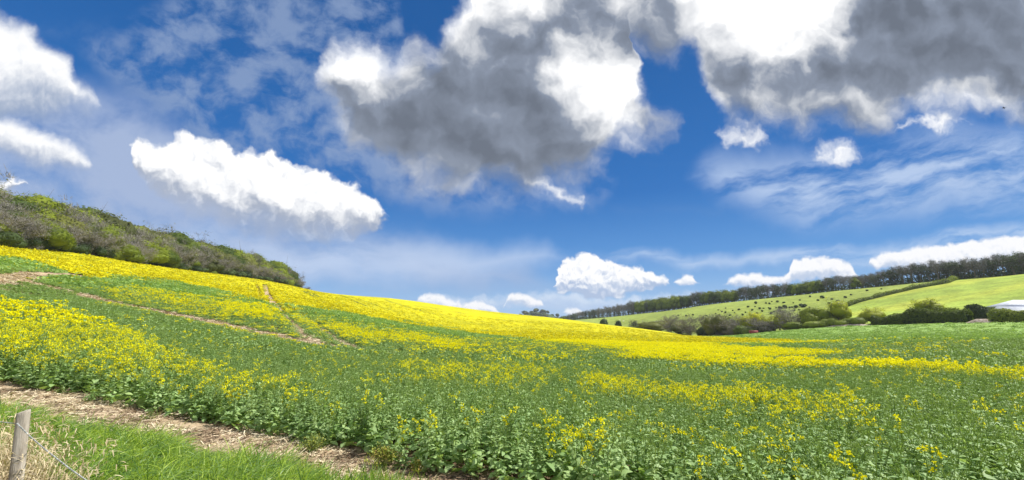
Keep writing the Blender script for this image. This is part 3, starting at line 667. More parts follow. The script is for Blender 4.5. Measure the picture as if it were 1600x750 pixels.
x, y = jgrid(-215, 215, 20, 230, 1.0, q); r = np.hypot(x, y); k = (r >= 66) & in_view(x, y) & (q.random(len(x)) < np.clip(1.9 - r/110, 0.25, 1)); x, y, z, r, F, nz = lay(x[k], y[k], .7)
var = np.where(F > .62, 16 + q.integers(0, 3, len(x)), np.where(q.random(len(x)) < F*1.0, 19, 14 + q.integers(0, 2, len(x))))
s = q.uniform(.85, 1.3, len(x)); emit(x, y, z + .52*stunt(x, y), var, np.c_[s, s, s], .03)
PTS, VAR, ROT, SCL = map(np.concatenate, (PTS, VAR, ROT, SCL)); print('CROP points', len(PTS))
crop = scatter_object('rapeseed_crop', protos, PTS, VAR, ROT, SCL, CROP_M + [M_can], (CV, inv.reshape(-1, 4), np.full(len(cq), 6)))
for nm, arr in (('bloom', CF), ('gap', cm)):
    a = crop.data.attributes.new(nm, 'FLOAT', 'POINT'); full = np.zeros(len(crop.data.vertices), np.float32); full[:len(used)] = arr.ravel()[used]; a.data.foreach_set('value', full)
tag(crop, 'green oilseed rape crop breaking into yellow flower across the whole sloping field', 'crop', kind='stuff')
# ---------------------------------------------------------------- trees
def barkmat(name, c0, c1):
    def b(gg):
        n, _ = gg.noise(objco(gg), 6.0, 4); oi = gg.node('ShaderNodeObjectInfo')
        return pbsdf(gg, gg.mix(gg.math('MULTIPLY_ADD', V(gg, oi.outputs['Random']), .4, n*.6), c0, c1), 0.9, 0.1)
    return material(name, b)
M_bark = barkmat('bark', (0.10, 0.085, 0.065), (0.22, 0.19, 0.15))
M_palebark = barkmat('pale_bark', (0.24, 0.21, 0.17), (0.40, 0.36, 0.30))
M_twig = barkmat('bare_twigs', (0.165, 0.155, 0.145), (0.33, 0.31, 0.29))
M_twigd = barkmat('darker_twigs', (0.15, 0.14, 0.135), (0.27, 0.25, 0.24))  # slightly darker twig colour for the ridge belt trees
LEAF = {
 'olive': leafmat('olive_leaves', (0.055, 0.068, 0.012), (0.15, 0.165, 0.028), .6, .2, .3, nscale=.35),
 'green': leafmat('spring_leaves', (0.050, 0.085, 0.008), (0.20, 0.25, 0.012), .6, .2, .35, nscale=.35),
 'lime': leafmat('lime_leaves', (0.30, 0.34, 0.018), (0.52, 0.54, 0.035), .6, .2, .4, nscale=.35),
 'dark': leafmat('dark_leaves', (0.030, 0.055, 0.016), (0.065, 0.10, 0.028), .6, .2, .25, nscale=.35),
 'hedge': leafmat('hedge_leaves', (0.085, 0.125, 0.014), (0.20, 0.25, 0.030), .6, .2, .3, nscale=.3),
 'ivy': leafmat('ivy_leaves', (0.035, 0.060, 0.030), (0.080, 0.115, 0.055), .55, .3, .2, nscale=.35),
}
def tube(P, r, k=6):
    """tapered tube along P with radii r"""
    P = np.array(P, float); vs = []; n = len(P)
    for i in range(n):
        d = unit(P[min(i+1, n-1)] - P[max(i-1, 0)]); s = unit(np.cross(d, [.31, .93, .17])); t = np.cross(d, s)
        for j in range(k): a = 2*math.pi*j/k; vs.append(P[i] + (s*math.cos(a) + t*math.sin(a))*r[i])
    f = [[i*k + j, i*k + (j+1) % k, (i+1)*k + (j+1) % k, (i+1)*k + j] for i in range(n-1) for j in range(k)]
    return np.array(vs), np.array(f)
def skeleton(q, h, w, fork=.35, limbs=7, lean=.05, up=.6):
    """trunk with limbs; returns tubes and the limb points the crown hangs on"""
    V0, F0, off = [], [], 0; tips = []
    def put(P, r, k=6):
        nonlocal off
        v, f = tube(P, r, k); V0.append(v); F0.append(f + off); off += len(v)
    th = h*.028
    top = np.array([q.normal(0, lean)*h, q.normal(0, lean)*h, h*.86]); base = np.array([0, 0, -.4])
    T = [base, base + (top-base)*.18 + q.normal(0, .012, 3)*h, base + (top-base)*.45 + q.normal(0, .02, 3)*h, base + (top-base)*.72 + q.normal(0, .02, 3)*h, top]
    put(T, [th*1.5, th, th*.75, th*.4, th*.1], 7); T = np.array(T)
    for i in range(limbs):
        t = fork + (.9 - fork)*(i + q.uniform(0, .8))/limbs; s = t*4; j = min(int(s), 3); b = T[j] + (T[j+1]-T[j])*(s-j); a = i*2.4 + q.uniform(0, .8)
        L = w*.52*q.uniform(.75, 1.05)*(1.05 - .55*abs(t - .55)/.45)
        e = b + np.array([math.cos(a)*L, math.sin(a)*L, L*q.uniform(up*.5, up*1.4)]); e[2] = min(e[2], h*.95); m = b + (e-b)*.5 + [0, 0, -.05*L] + q.normal(0, .03, 3)*L
        put([b, m, e], [th*.38, th*.22, th*.06], 5); tips += [m, b + (e-b)*.75, e]
        for kk in range(3):
            b2 = b + (e-b)*q.uniform(.35, .9); e2 = b2 + q.normal(0, .26, 3)*L + [0, 0, .22*L]; put([b2, e2], [th*.14, th*.04], 4); tips.append(e2)
    tips.append(top); tips.append(T[3])
    return np.concatenate(V0), np.concatenate(F0), np.array(tips)
def leafcloud(q, tips, n, rad, size, h, flat=.8, hemi=None):
    """n leaf sprays gathered in uneven clumps round the limb points"""
    wt = q.uniform(.3, 1.0, len(tips)); wt /= wt.sum(); k = q.choice(len(tips), n, p=wt); rr = rad*q.uniform(.6, 1.25, len(tips))[k]
    d = q.normal(0, 1, (n, 3)); d /= np.linalg.norm(d, axis=1)[:, None]; c = tips[k] + d*(rr*q.uniform(.45, 1.0, n)**.6)[:, None]*[1, 1, flat]
    c[:, 2] = np.maximum(c[:, 2], .02*h)
    nn = d + q.normal(0, .55, (n, 3)) + [0, 0, .35]; nn /= np.linalg.norm(nn, axis=1)[:, None]
    s = np.cross(nn, q.normal(0, 1, (n, 3))); s /= np.linalg.norm(s, axis=1)[:, None]; t = np.cross(nn, s); sz = size*q.uniform(.5, 1.15, n)[:, None]
    v = np.stack([c - s*sz, c + t*sz*.55, c + s*sz, c - t*sz*.55], 1).reshape(-1, 3); return v, np.arange(4*n).reshape(-1, 4)
def twigs(q, tips, n, rad, ln, wd, h, up=.8):
    k = q.integers(0, len(tips), n); d = q.normal(0, 1, (n, 3)); d /= np.linalg.norm(d, axis=1)[:, None]
    a = tips[k] + d*(rad*q.uniform(0, .8, n))[:, None]*[1, 1, .8]; dd = d*.8 + q.normal(0, .45, (n, 3)) + [0, 0, up]; dd /= np.linalg.norm(dd, axis=1)[:, None]
    b = a + dd*(ln*q.uniform(.5, 1.3, n))[:, None]; s = np.cross(dd, q.normal(0, 1, (n, 3))); s /= np.linalg.norm(s, axis=1)[:, None]; s *= wd
    a[:, 2] = np.maximum(a[:, 2], .05*h); v = np.stack([a - s, a + s, b + s*.3, b - s*.3], 1).reshape(-1, 3); return v, np.arange(4*n).reshape(-1, 4)
def cat(*vf):
    V0, F0, off = [], [], 0
    for v, f in vf: V0.append(v); F0.append(f + off); off += len(v)
    return np.concatenate(V0), np.concatenate(F0)
def domecloud(q, n, w, h, size, lumps=11, base=.20, rad=.36):
    # sprays lying over the outside of rounded masses of foliage
    a = q.uniform(0, 6.283, lumps); t = np.sqrt(q.uniform(0, 1, lumps)); zc = base + (1 - base - rad*.75)*(1 - t**2)**.55*q.uniform(.72, 1.05, lumps)
    L = np.c_[np.cos(a)*t*w*.36, np.sin(a)*t*w*.36, zc*h]; rr = w*rad*q.uniform(.65, 1.15, lumps); k = q.choice(lumps, n, p=rr**2/(rr**2).sum())
    d = q.normal(0, 1, (n, 3)); d[:, 2] = np.abs(d[:, 2])*1.1 - .45; d /= np.linalg.norm(d, axis=1)[:, None]
    c = L[k] + d*(rr[k]*q.uniform(.78, 1.06, n))[:, None]*[1, 1, .85]; c[:, 2] = np.maximum(c[:, 2], .03*h)
    nn = d + q.normal(0, .24, (n, 3)); nn /= np.linalg.norm(nn, axis=1)[:, None]; s = np.cross(nn, q.normal(0, 1, (n, 3))); s /= np.linalg.norm(s, axis=1)[:, None]; t_ = np.cross(nn, s); sz = size*q.uniform(.5, 1.2, n)[:, None]
    parts = [(np.stack([c - s*sz, c + t_*sz*.6, c + s*sz, c - t_*sz*.6], 1).reshape(-1, 3), np.arange(4*n).reshape(-1, 4))]
    for c0, r0 in zip(L, rr):                                       # the dense inside of each mass
        nu, nv = 9, 6; P_ = []
        for j in range(nv + 1):
            for i in range(nu):
                th, ph = math.pi*(j + .02)/(nv + .04), 2*math.pi*i/nu; k_ = r0*.84*(1 + q.normal(0, .10)); P_.append(c0 + np.array([math.sin(th)*math.cos(ph), math.sin(th)*math.sin(ph), math.cos(th)*.85])*k_)
        parts.append((np.array(P_), np.array([[j*nu + i, (j+1)*nu + i, (j+1)*nu + (i+1) % nu, j*nu + (i+1) % nu] for j in range(nv) for i in range(nu)])))
    V0, F0, off = [], [], 0
    for v, f in parts: V0.append(v); F0.append(f + off); off += len(v)
    return np.concatenate(V0), np.concatenate(F0)
KIT = {}
def kit(name, seed, h, w, leaf, nl, rad, size, bare=0, bark=None, fork=.3, limbs=8, up=.6, under=0, flat=.8, twigm=None, twl=.9, tww=.035, dome=0):
    q = np.random.default_rng(seed); v, f, tips = skeleton(q, h, w, fork, limbs, .03, up)
    tr = mesh(name + '_trunk', v, f, [bark or M_bark], smooth=True)
    crown, mi = [], []
    if nl:
        c = leafcloud(q, tips, nl, rad, size, h, flat); crown.append(c); mi.append(np.zeros(len(c[1])))
    if dome:
        c = domecloud(q, dome, w, h, size); crown.append(c); mi.append(np.zeros(len(c[1])))
    if under:
        tt = np.c_[q.uniform(-w*.3, w*.3, 14), q.uniform(-w*.3, w*.3, 14), q.uniform(.05, .35, 14)*h]; c = leafcloud(q, tt, under, rad*.8, size, h); crown.append(c); mi.append(np.zeros(len(c[1])))
    if bare:
        c = twigs(q, tips, bare, rad*1.1, twl, tww, h); crown.append(c); mi.append(np.ones(len(c[1])))
    v, f = cat(*crown)
    cr = mesh(name + '_crown', v, f, [LEAF[leaf], twigm or M_twig], np.concatenate(mi))
    KIT.setdefault(name, []).append((tr, cr, h, w))
for s in range(4): kit('leafy_green', 10+s, 12, 11, 'green', 0, 2.2, .32, fork=.22, dome=4600)
for s in range(3): kit('leafy_olive', 20+s, 12, 11, 'olive', 200, 1.9, .30, 500, fork=.2, dome=3400)
for s in range(4): kit('bare_grey', 30+s, 10, 11, 'olive', 120, 1.9, .28, 3600, M_palebark, .14, 12, .7, tww=.04, twl=.8)
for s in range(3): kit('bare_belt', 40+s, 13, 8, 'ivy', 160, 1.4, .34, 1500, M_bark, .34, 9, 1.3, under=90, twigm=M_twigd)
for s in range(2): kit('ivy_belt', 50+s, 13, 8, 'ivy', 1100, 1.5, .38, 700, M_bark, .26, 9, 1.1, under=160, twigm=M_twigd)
kit('green_belt', 60, 13, 9, 'green', 900, 1.8, .38, 200, M_bark, .25, 9, .8, dome=900)
for s in range(3): kit('lime', 70+s, 9, 8, 'lime', 900, 1.25, .26, 400, M_bark, .2, 10, .9, dome=1100)
kit('round_green', 80, 9, 9, 'green', 600, 2.0, .24, 0, fork=.12, limbs=13, up=.55, dome=4200)
kit('round_olive', 81, 9, 9, 'olive', 600, 1.8, .26, 1200, fork=.14, limbs=11, up=.6, dome=1700)
kit('round_olive', 82, 9, 9, 'olive', 600, 1.8, .26, 1200, fork=.14, limbs=11, up=.6, dome=1700)
for s in range(3): kit('grey_round', 90+s, 8, 9, 'olive', 250, 1.7, .24, 4200, M_bark, .10, 13, .65, twl=.8, tww=.036)
kit('dark_shrub', 95, 4, 4.5, 'dark', 500, 1.1, .20, fork=.05, limbs=9, dome=1200)
kit('dark_conical', 96, 7, 3.5, 'dark', 1500, .8, .20, 300, fork=.05, limbs=10, up=.9)
kit('hedge_bush', 97, 4, 6, 'hedge', 300, 1.3, .20, fork=.04, limbs=10, up=.5, dome=2800)
kit('far_dark', 98, 9, 9, 'dark', 300, 1.9, .5, fork=.15, dome=800)
CNT = 0
def plant(kind, x, y, h, w=None, name='tree', label=None, cat_='tree', group=None, rz=None, var=None, sink=.1, z=None):
    global CNT
    CNT += 1; ks = KIT[kind]; tr, cr, h0, w0 = ks[(CNT if var is None else var) % len(ks)]
    e = bpy.data.objects.new(name, None); COL.objects.link(e); e.empty_display_size = .2
    e.location = (x, y, (H1(x, y) if z is None else z) - sink); e.rotation_euler = (0, 0, R_.uniform(0, 6.28) if rz is None else rz)
    sh = h/h0; sw = sh if w is None else w/w0; e.scale = (sw, sw, sh)
    link('trunk', tr, e); link('crown', cr, e)
    return tag(e, label, cat_, group)
# the wood on the hill at the left
TOPL = [(-600, 100), (-260, 225), (-120, 262), (0, 292), (40, 298), (80, 308), (105, 322), (125, 319), (160, 338), (230, 354), (262, 356), (300, 369), (330, 376), (380, 391), (430, 408), (455, 424), (472, 437), (486, 452), (500, 470)]
BASL = [(-600, 300), (-260, 362), (0, 388), (100, 400), (200, 411.5), (300, 427), (400, 437.5), (450, 446), (486, 452), (500, 460)]
q = np.random.default_rng(21); wood = 0
for row in range(5):
    u = -520.0 + row*6
    while u < 484:
        r = float(line(u, FIELD_R)) + 3 + row*9.0 + q.uniform(-2, 2); x, y = polar(u, r, 430); g0 = H1(x, y)
        base_t = float(tanel(u, line(u, BASL))); top_t = float(tanel(u, line(u, TOPL)))
        frac = [.56, .74, .86, .95, 1.0][row]*q.uniform(.84, 1.07)
        h = EYE + (base_t + (top_t - base_t)*frac)*r - g0
        step = {0: 5.8, 1: 7.5, 2: 8, 3: 9, 4: 9}[row]
        du = step*q.uniform(.75, 1.3)/(r/700.0)/ (1/np.cos(float(azi(u)))**1)*1.0
        if h > 2.2:
            h = min(h, 18); p = q.random()
            if row == 0: kind = 'bare_grey' if fbm(np.array([u]), np.array([0.]), 60, 2, 5)[0] + q.normal(0, .08) > .45 else ('leafy_olive' if p < .5 else 'leafy_green')
            elif row == 1: kind = 'bare_grey' if p < .22 else ('leafy_olive' if p < .7 else 'leafy_green')
            else: kind = 'leafy_green' if p < .55 else ('leafy_olive' if p < .9 else 'bare_grey')
            if u > 462: kind = 'bare_grey'
            nm, lb = {'bare_grey': ('bare_tree', 'grey still leafless tree in the wood along the top of the yellow field'), 'leafy_green': ('leafy_tree', 'fresh green tree in the wood along the top of the yellow field'),
                      'leafy_olive': ('budding_tree', 'olive brown budding tree in the wood along the top of the yellow field')}[kind]
            w = max(h*q.uniform(.95, 1.3), 10.0 if h > 6 else h*1.3)
            plant(kind, x, y, h, w, nm, lb, 'tree', {'bare_tree': 'grey bare trees of the left wood', 'leafy_tree': 'green trees of the left wood', 'budding_tree': 'olive budding trees of the left wood'}[nm], sink=.3); wood += 1
        u += du
# low bushes fill the wood's edge, mostly dark leaved to stand in for its shade
u = -180.0
while u < 470:
    r = float(line(u, FIELD_R)) + 1.5; x, y = polar(u, r, 430)
    plant('hedge_bush' if q.random() < .15 else 'dark_shrub', x, y, q.uniform(2.2, 4.2), q.uniform(4.5, 6.5), 'bush', 'low green bush at the foot of the left wood', 'bush', 'bushes at the foot of the left wood'); u += 9*q.uniform(.7, 1.3)*700/r/2.2
print('WOOD', wood)
# the belt of trees along the ridge at the right
TOPR = [(862, 494), (890, 488), (950, 478), (1000, 470), (1050, 465), (1100, 459), (1150, 456), (1200, 448), (1250, 443), (1300, 432), (1350, 430), (1400, 422), (1450, 412), (1500, 408), (1550, 402), (1600, 396), (1800, 372), (2200, 330)]
BASR = [(862, 499), (890, 498), (950, 493), (1000, 490), (1050, 485), (1100, 479), (1150, 475), (1200, 469), (1250, 460), (1300, 455), (1350, 450), (1400, 446), (1450, 441), (1500, 436), (1550, 432), (1600, 428), (1800, 410), (2200, 385)]
RR = [(862, 800), (900, 720), (1000, 620), (1100, 550), (1200, 500), (1300, 460), (1450, 440), (1600, 430), (1800, 420)]
belt = 0; ug = []
for row in range(3):
    u = 868.0 + row*3
    while u < 2150:
        r = float(line(u, RR)) + row*8 + q.uniform(-2, 2); x, y = polar(u, r, 470); g0 = H1(x, y)
        h = (float(tanel(u, line(u, TOPR))) - float(tanel(u, line(u, BASR))))*float(line(u, RR))*q.uniform(.88, 1.10)*1.06
        gk = fbm(np.array([u]), np.array([7.]), 45, 2, 9)[0]; p = q.random()
        kind = 'green_belt' if (gk > .62 or abs(u-1258) < 7 or abs(u-1130) < 8 or abs(u-1345) < 6 or (990 < u < 1075 and p < .6)) else ('bare_belt' if p < .62 else 'ivy_belt')
        nm, lb, gr = {'green_belt': ('leafy_tree', 'tree in green leaf in the long belt on the far ridge', 'green trees of the ridge belt'), 'bare_belt': ('bare_tree', 'slim leafless tree in the long belt on the far ridge', 'bare trees of the ridge belt'),
                      'ivy_belt': ('ivy_tree', 'dark ivy covered tree in the long belt on the far ridge', 'ivy covered trees of the ridge belt')}[kind]
        plant(kind, x, y, h, h*q.uniform(.55, .75), nm, lb, 'tree', gr, sink=.3); belt += 1
        u += [9.5, 12, 12][row]*q.uniform(.7, 1.3)*(r/520.0)**-1*np.cos(float(azi(u)))**-1*.78
print('BELT', belt)
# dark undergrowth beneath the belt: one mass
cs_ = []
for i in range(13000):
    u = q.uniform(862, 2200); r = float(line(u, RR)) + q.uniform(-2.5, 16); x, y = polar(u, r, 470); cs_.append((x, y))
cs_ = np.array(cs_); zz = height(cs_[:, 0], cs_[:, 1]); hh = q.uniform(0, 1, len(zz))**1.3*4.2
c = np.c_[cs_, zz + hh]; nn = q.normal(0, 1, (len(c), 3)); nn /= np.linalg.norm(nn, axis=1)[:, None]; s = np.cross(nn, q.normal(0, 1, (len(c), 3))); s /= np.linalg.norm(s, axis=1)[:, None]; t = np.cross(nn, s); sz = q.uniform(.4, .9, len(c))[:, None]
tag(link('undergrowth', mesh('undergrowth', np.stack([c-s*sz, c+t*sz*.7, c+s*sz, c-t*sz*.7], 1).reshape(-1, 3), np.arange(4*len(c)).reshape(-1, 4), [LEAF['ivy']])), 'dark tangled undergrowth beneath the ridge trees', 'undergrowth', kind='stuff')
# valley trees: u, base v, top v, half width px, kind, name, label
VT = [(943, 507, 499, 5, 'dark_shrub', 'bush', 'small brown green bush behind the yellow crest, leftmost of the three there'),
 (966, 510, 502, 4, 'dark_shrub', 'bush', 'smallest bush behind the yellow crest, just below the white sheep'),
 (990, 514, 498, 5, 'dark_conical', 'conifer', 'thin pointed dark tree behind the yellow crest'),
 (1000, 515, 509, 7, 'dark_shrub', 'bush', 'low dark bush at the right foot of the thin pointed tree'),
 (1022, 519, 500, 19, 'round_olive', 'budding_tree', 'wide olive green tree, leftmost of the valley tree row'),
 (1048, 522, 496, 13, 'grey_round', 'bare_tree', 'round bare grey tree right of the wide olive one'),
 (1064, 522, 506, 11, 'round_olive', 'budding_tree', 'short olive tree tucked between two round bare trees'),
 (1079, 524, 498, 15, 'grey_round', 'bare_tree', 'umbrella topped bare tree standing before a gap of pasture'),
 (1098, 523, 512, 7, 'dark_shrub', 'bush', 'dark evergreen bush beside the umbrella topped bare tree'),
 (1108, 524, 498, 11, 'grey_round', 'bare_tree', 'grey bare tree in front of the tall dark topped tree'),
 (1121, 521, 489, 14, 'round_olive', 'budding_tree', 'tall dark topped tree, highest of the left valley group'),
 (1124, 525, 507, 16, 'grey_round', 'bare_tree', 'low wide grey thicket tree below the tall dark topped one'),
 (1143, 521, 492, 10, 'round_green', 'leafy_tree', 'dark green crown rising behind the grey thickets'),
 (1150, 524, 500, 17, 'grey_round', 'bare_tree', 'broad pale grey bare tree left of the red trailer'),
 (1163, 520, 494, 11, 'lime', 'lime_green_tree', 'yellow green tree with dark limbs, first of the lime ones from the left'),
 (1166, 524, 509, 13, 'hedge_bush', 'bush', 'bright green mounded bush immediately left of the red trailer'),
 (1180, 517, 488, 10, 'lime', 'lime_green_tree', 'upright yellow green tree above the red trailer'),
 (1196, 519, 500, 21, 'grey_round', 'bare_tree', 'wide grey bare tree right of the red trailer'),
 (1198, 516, 493, 9, 'lime', 'lime_green_tree', 'yellow green tree behind the wide grey one right of the trailer'),
 (1219, 517, 490, 11, 'lime', 'lime_green_tree', 'yellow green tree partly hidden by the largest grey tree'),
 (1196, 520, 511, 9, 'dark_shrub', 'bush', 'dark green bush at the foot of the wide grey tree'),
 (1238, 518, 487, 21, 'grey_round', 'bare_tree', 'largest grey bare tree of the valley row'),
 (1262, 516, 497, 12, 'round_olive', 'budding_tree', 'short olive tree between the largest grey tree and the dome'),
 (1278, 513, 476, 16, 'round_green', 'leafy_tree', 'dense dome shaped green tree, roundest in the valley'),
 (1248, 517, 503, 14, 'hedge_bush', 'bush', 'olive bush below the largest grey tree'),
 (1279, 515, 501, 14, 'hedge_bush', 'bush', 'clipped looking brown green bush under the dome shaped tree'),
 (1311, 511, 470, 15, 'lime', 'lime_green_tree', 'tall bright lime tree beside the gravel yard'),
 (1298, 511, 497, 9, 'hedge_bush', 'bush', 'green bush between the dome tree and the tall lime tree'),
 (1316, 511, 500, 12, 'hedge_bush', 'bush', 'dark bush at the foot of the tall lime tree'),
 (1338, 508, 496, 12, 'hedge_bush', 'bush', 'small square green bush left of the long field hedge'),
 (1364, 504, 481, 13, 'lime', 'lime_green_tree', 'small lime tree at the left end of the long field hedge'),
 (1450, 499, 467, 17, 'lime', 'lime_green_tree', 'lone conical yellow olive tree standing over the long hedge'),
 (1551, 497, 480, 4, 'dark_conical', 'bush', 'spiky dark shrub beside the white shed roof')]
for i, (u, vb, vt, hw, kind, nm, lb) in enumerate(VT):
    r = float(line(u, FIELD_R)) + (26 if u < 1010 else 11 + 5*(hw < 13 and kind != 'hedge_bush') - 6*(kind in ('hedge_bush', 'dark_shrub')))
    if 1440 < u < 1460: r += 14
    x, y = polar(u, r, vb); g0 = H1(x, y); h = max(EYE + float(tanel(u, vt))*r - g0, 1.2)
    dep = r*math.cos(float(azi(u, vb))); w = 2*hw*dep/FPX*1.0/ (1/math.cos(float(azi(u)))**.5)
    plant(kind, x, y, h*1.03, max(w, 1.6)*1.3, nm, lb, {'bush': 'bush', 'conifer': 'tree'}.get(nm, 'tree'), 'trees and bushes of the valley bottom', sink=.15)
# hedges: each one body of leaves running along the ground
def hedge(name, pts, hts, wid, n, size, label, mat, R=None, seed=1, base_r=None):
    """pts chart points with ranges (u, r); hts heights"""
    qq = np.random.default_rng(seed); P = np.array([polar(u, r, 490) for u, r in pts]); seg = np.r_[0, np.cumsum(np.linalg.norm(np.diff(P, axis=0), axis=1))]
    s_ = qq.uniform(0, seg[-1], n); cx_ = np.interp(s_, seg, P[:, 0]); cy_ = np.interp(s_, seg, P[:, 1]); hh_ = np.interp(s_, seg, hts)*(.55 + .85*fbm(s_, s_*0, 6.5, 2, seed))
    a = qq.uniform(0, math.pi, n); rad = qq.uniform(.55, 1, n)**.5; dx = np.interp(s_ + .5, seg, P[:, 0]) - cx_; dy = np.interp(s_ + .5, seg, P[:, 1]) - cy_; L = np.hypot(dx, dy) + 1e-6
    off = np.cos(a)*rad*wid*.5; X = cx_ - dy/L*off; Y = cy_ + dx/L*off; Z = height(X, Y) + np.abs(np.sin(a))**.6*rad*hh_
    c = np.c_[X, Y, Z]; nn = np.c_[-dy/L*np.cos(a), dx/L*np.cos(a), np.sin(a) + .2] + qq.normal(0, .5, (n, 3)); nn /= np.linalg.norm(nn, axis=1)[:, None]
    s = np.cross(nn, qq.normal(0, 1, (n, 3))); s /= np.linalg.norm(s, axis=1)[:, None]; t = np.cross(nn, s); sz = size*qq.uniform(.5, 1.2, n)[:, None]
    x0, y0 = P.mean(0); z0 = H1(x0, y0); v = np.stack([c-s*sz, c+t*sz*.6, c+s*sz, c-t*sz*.6], 1).reshape(-1, 3) - [x0, y0, z0]
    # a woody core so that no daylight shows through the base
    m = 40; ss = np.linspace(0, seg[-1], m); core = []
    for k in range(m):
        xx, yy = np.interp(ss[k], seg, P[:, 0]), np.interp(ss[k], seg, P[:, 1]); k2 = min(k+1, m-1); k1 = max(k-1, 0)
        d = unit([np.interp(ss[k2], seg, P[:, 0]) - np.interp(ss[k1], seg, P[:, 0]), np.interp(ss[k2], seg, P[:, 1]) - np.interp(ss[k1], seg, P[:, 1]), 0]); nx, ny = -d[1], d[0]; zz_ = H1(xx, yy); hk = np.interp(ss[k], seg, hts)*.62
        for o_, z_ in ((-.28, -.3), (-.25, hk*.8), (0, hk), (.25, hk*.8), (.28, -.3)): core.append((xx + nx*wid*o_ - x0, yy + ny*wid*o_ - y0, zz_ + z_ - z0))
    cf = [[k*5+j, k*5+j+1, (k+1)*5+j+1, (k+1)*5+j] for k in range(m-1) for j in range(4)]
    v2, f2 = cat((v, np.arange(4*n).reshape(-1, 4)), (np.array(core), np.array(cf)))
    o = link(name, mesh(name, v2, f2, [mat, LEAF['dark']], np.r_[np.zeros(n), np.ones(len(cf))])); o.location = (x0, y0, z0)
    return tag(o, label, 'hedge')
hp = gfc_many([(u, v + 2.0) for u, v in HEDGE]); 
def ur(p): return [(800 + FPX*CP*math.tan(math.atan2(a, b)), math.hypot(a, b)) for a, b in p]
hedge('hedge', [( (800 + (FPX*CP - (375-490)*SP)*math.tan(math.atan2(a, b))), math.hypot(a, b)) for a, b in hp], [3.2, 2.6, 2.6, 2.8, 3.0, 4.0, 3.0], 3.0, 9000, .42, 'long thin hedge climbing the far hill between the two pastures', LEAF['hedge'], seed=3)
hedge('hedge', [(1361, 229), (1400, 227), (1450, 225), (1514, 219)], [4.4, 5.0, 5.2, 4.0], 4.5, 9000, .30, 'long thick hedge along the far edge of the green field', LEAF['hedge'], seed=4)
hedge('hedge', [(1512, 232), (1530, 230), (1556, 228)], [5.2, 5.0, 4.2], 4, 4200, .30, 'dark hedge set back behind the gap, left of the white shed', LEAF['dark'], seed=5)
hedge('hedge', [(1550, 211), (1580, 208), (1625, 205), (1850, 194)], [4.0, 4.6, 5.4, 5.0], 4.5, 12000, .30, 'rounded green hedge at the right edge below the white shed', LEAF['hedge'], seed=6)
hedge('hedge', [(1395, 242), (1440, 240), (1500, 236)], [4.0, 4.6, 4.0], 4, 4200, .30, 'second hedge just showing over the long thick one', LEAF['hedge'], seed=7)
# trees peeping over the yellow crest and the far wooded rise
k = 0
for i, u in enumerate([707, 713, 719, 725, 731, 739, 746, 753, 760, 768, 777]):
    top = [484.5, 483, 482.5, 483, 484, 485.5, 486.5, 487.5, 488.5, 489, 491][i]; r = 470; x, y = polar(u, r, 488); h = EYE + float(tanel(u, top))*r - H1(x, y)
    plant('far_dark', x, y, max(h, 4)*1.03, 8.5, 'dark_tree', 'dark tree top peeping over the crest of the yellow field', 'tree', 'dark treetops over the yellow crest')
for i in range(70):
    u = q.uniform(797, 893); r = q.uniform(1380, 1800); x, y = polar(u, r, 490)
    plant('far_dark' if q.random() < .5 else 'leafy_olive', x, y, q.uniform(9, 15), q.uniform(14, 24), 'far_tree', 'far off tree on the wooded rise in the centre of the horizon', 'tree', 'trees on the distant rise')
# scrub dotted over the old pasture
SC = [(1104, 494), (1118, 491), (1128, 488), (1134, 482.5), (1134, 489.5), (1148, 490), (1155, 485), (1165, 489.5), (1181, 475.5), (1187, 484), (1193, 483), (1197, 474.5), (1202, 476), (1203, 484), (1206, 490), (1213, 482), (1217, 485), (1219, 484), (1226, 482), (1228, 481),
      (1229, 483), (1234, 481.5), (1238, 482), (1244, 482), (1246, 481), (1252, 479.5), (1253, 481), (1256, 480.5), (1258, 481), (1264, 482.5), (1210, 489), (1205, 492), (1242, 485.5), (1249, 486), (1201, 482), (1285, 467), (1266, 465), (1295, 476), (1240, 474.5), (1215, 473), (1206, 472.5),
      (1122, 485), (1099, 497), (1141, 494), (1072, 495), (1083, 493), (1090, 498), (1160, 493), (1172, 492), (1176, 486), (1250, 470), (1225, 474), (1330, 461.5), (1321, 466), (1377, 452.8), (1355, 455), (1300, 469), (1310, 473), (1191, 488), (1183, 491), (1169, 481), (1145, 486), (1060, 494), (1278, 471), (1180, 480)]
P = gfc_many(SC)
for i, (x, y) in enumerate(P):
    d = math.hypot(x, y); big = SC[i] in [(1252, 479.5), (1258, 481), (1226, 482), (1244, 482), (1181, 475.5), (1219, 484), (1285, 467)]; s = (2.1 if big else q.uniform(.8, 1.5))
    plant('dark_shrub', x, y, s, s*q.uniform(1.1, 1.7), 'scrub_bush', 'small dark scrub bush dotted on the old hillside pasture', 'bush', 'scrub bushes on the hillside pasture', sink=.05)
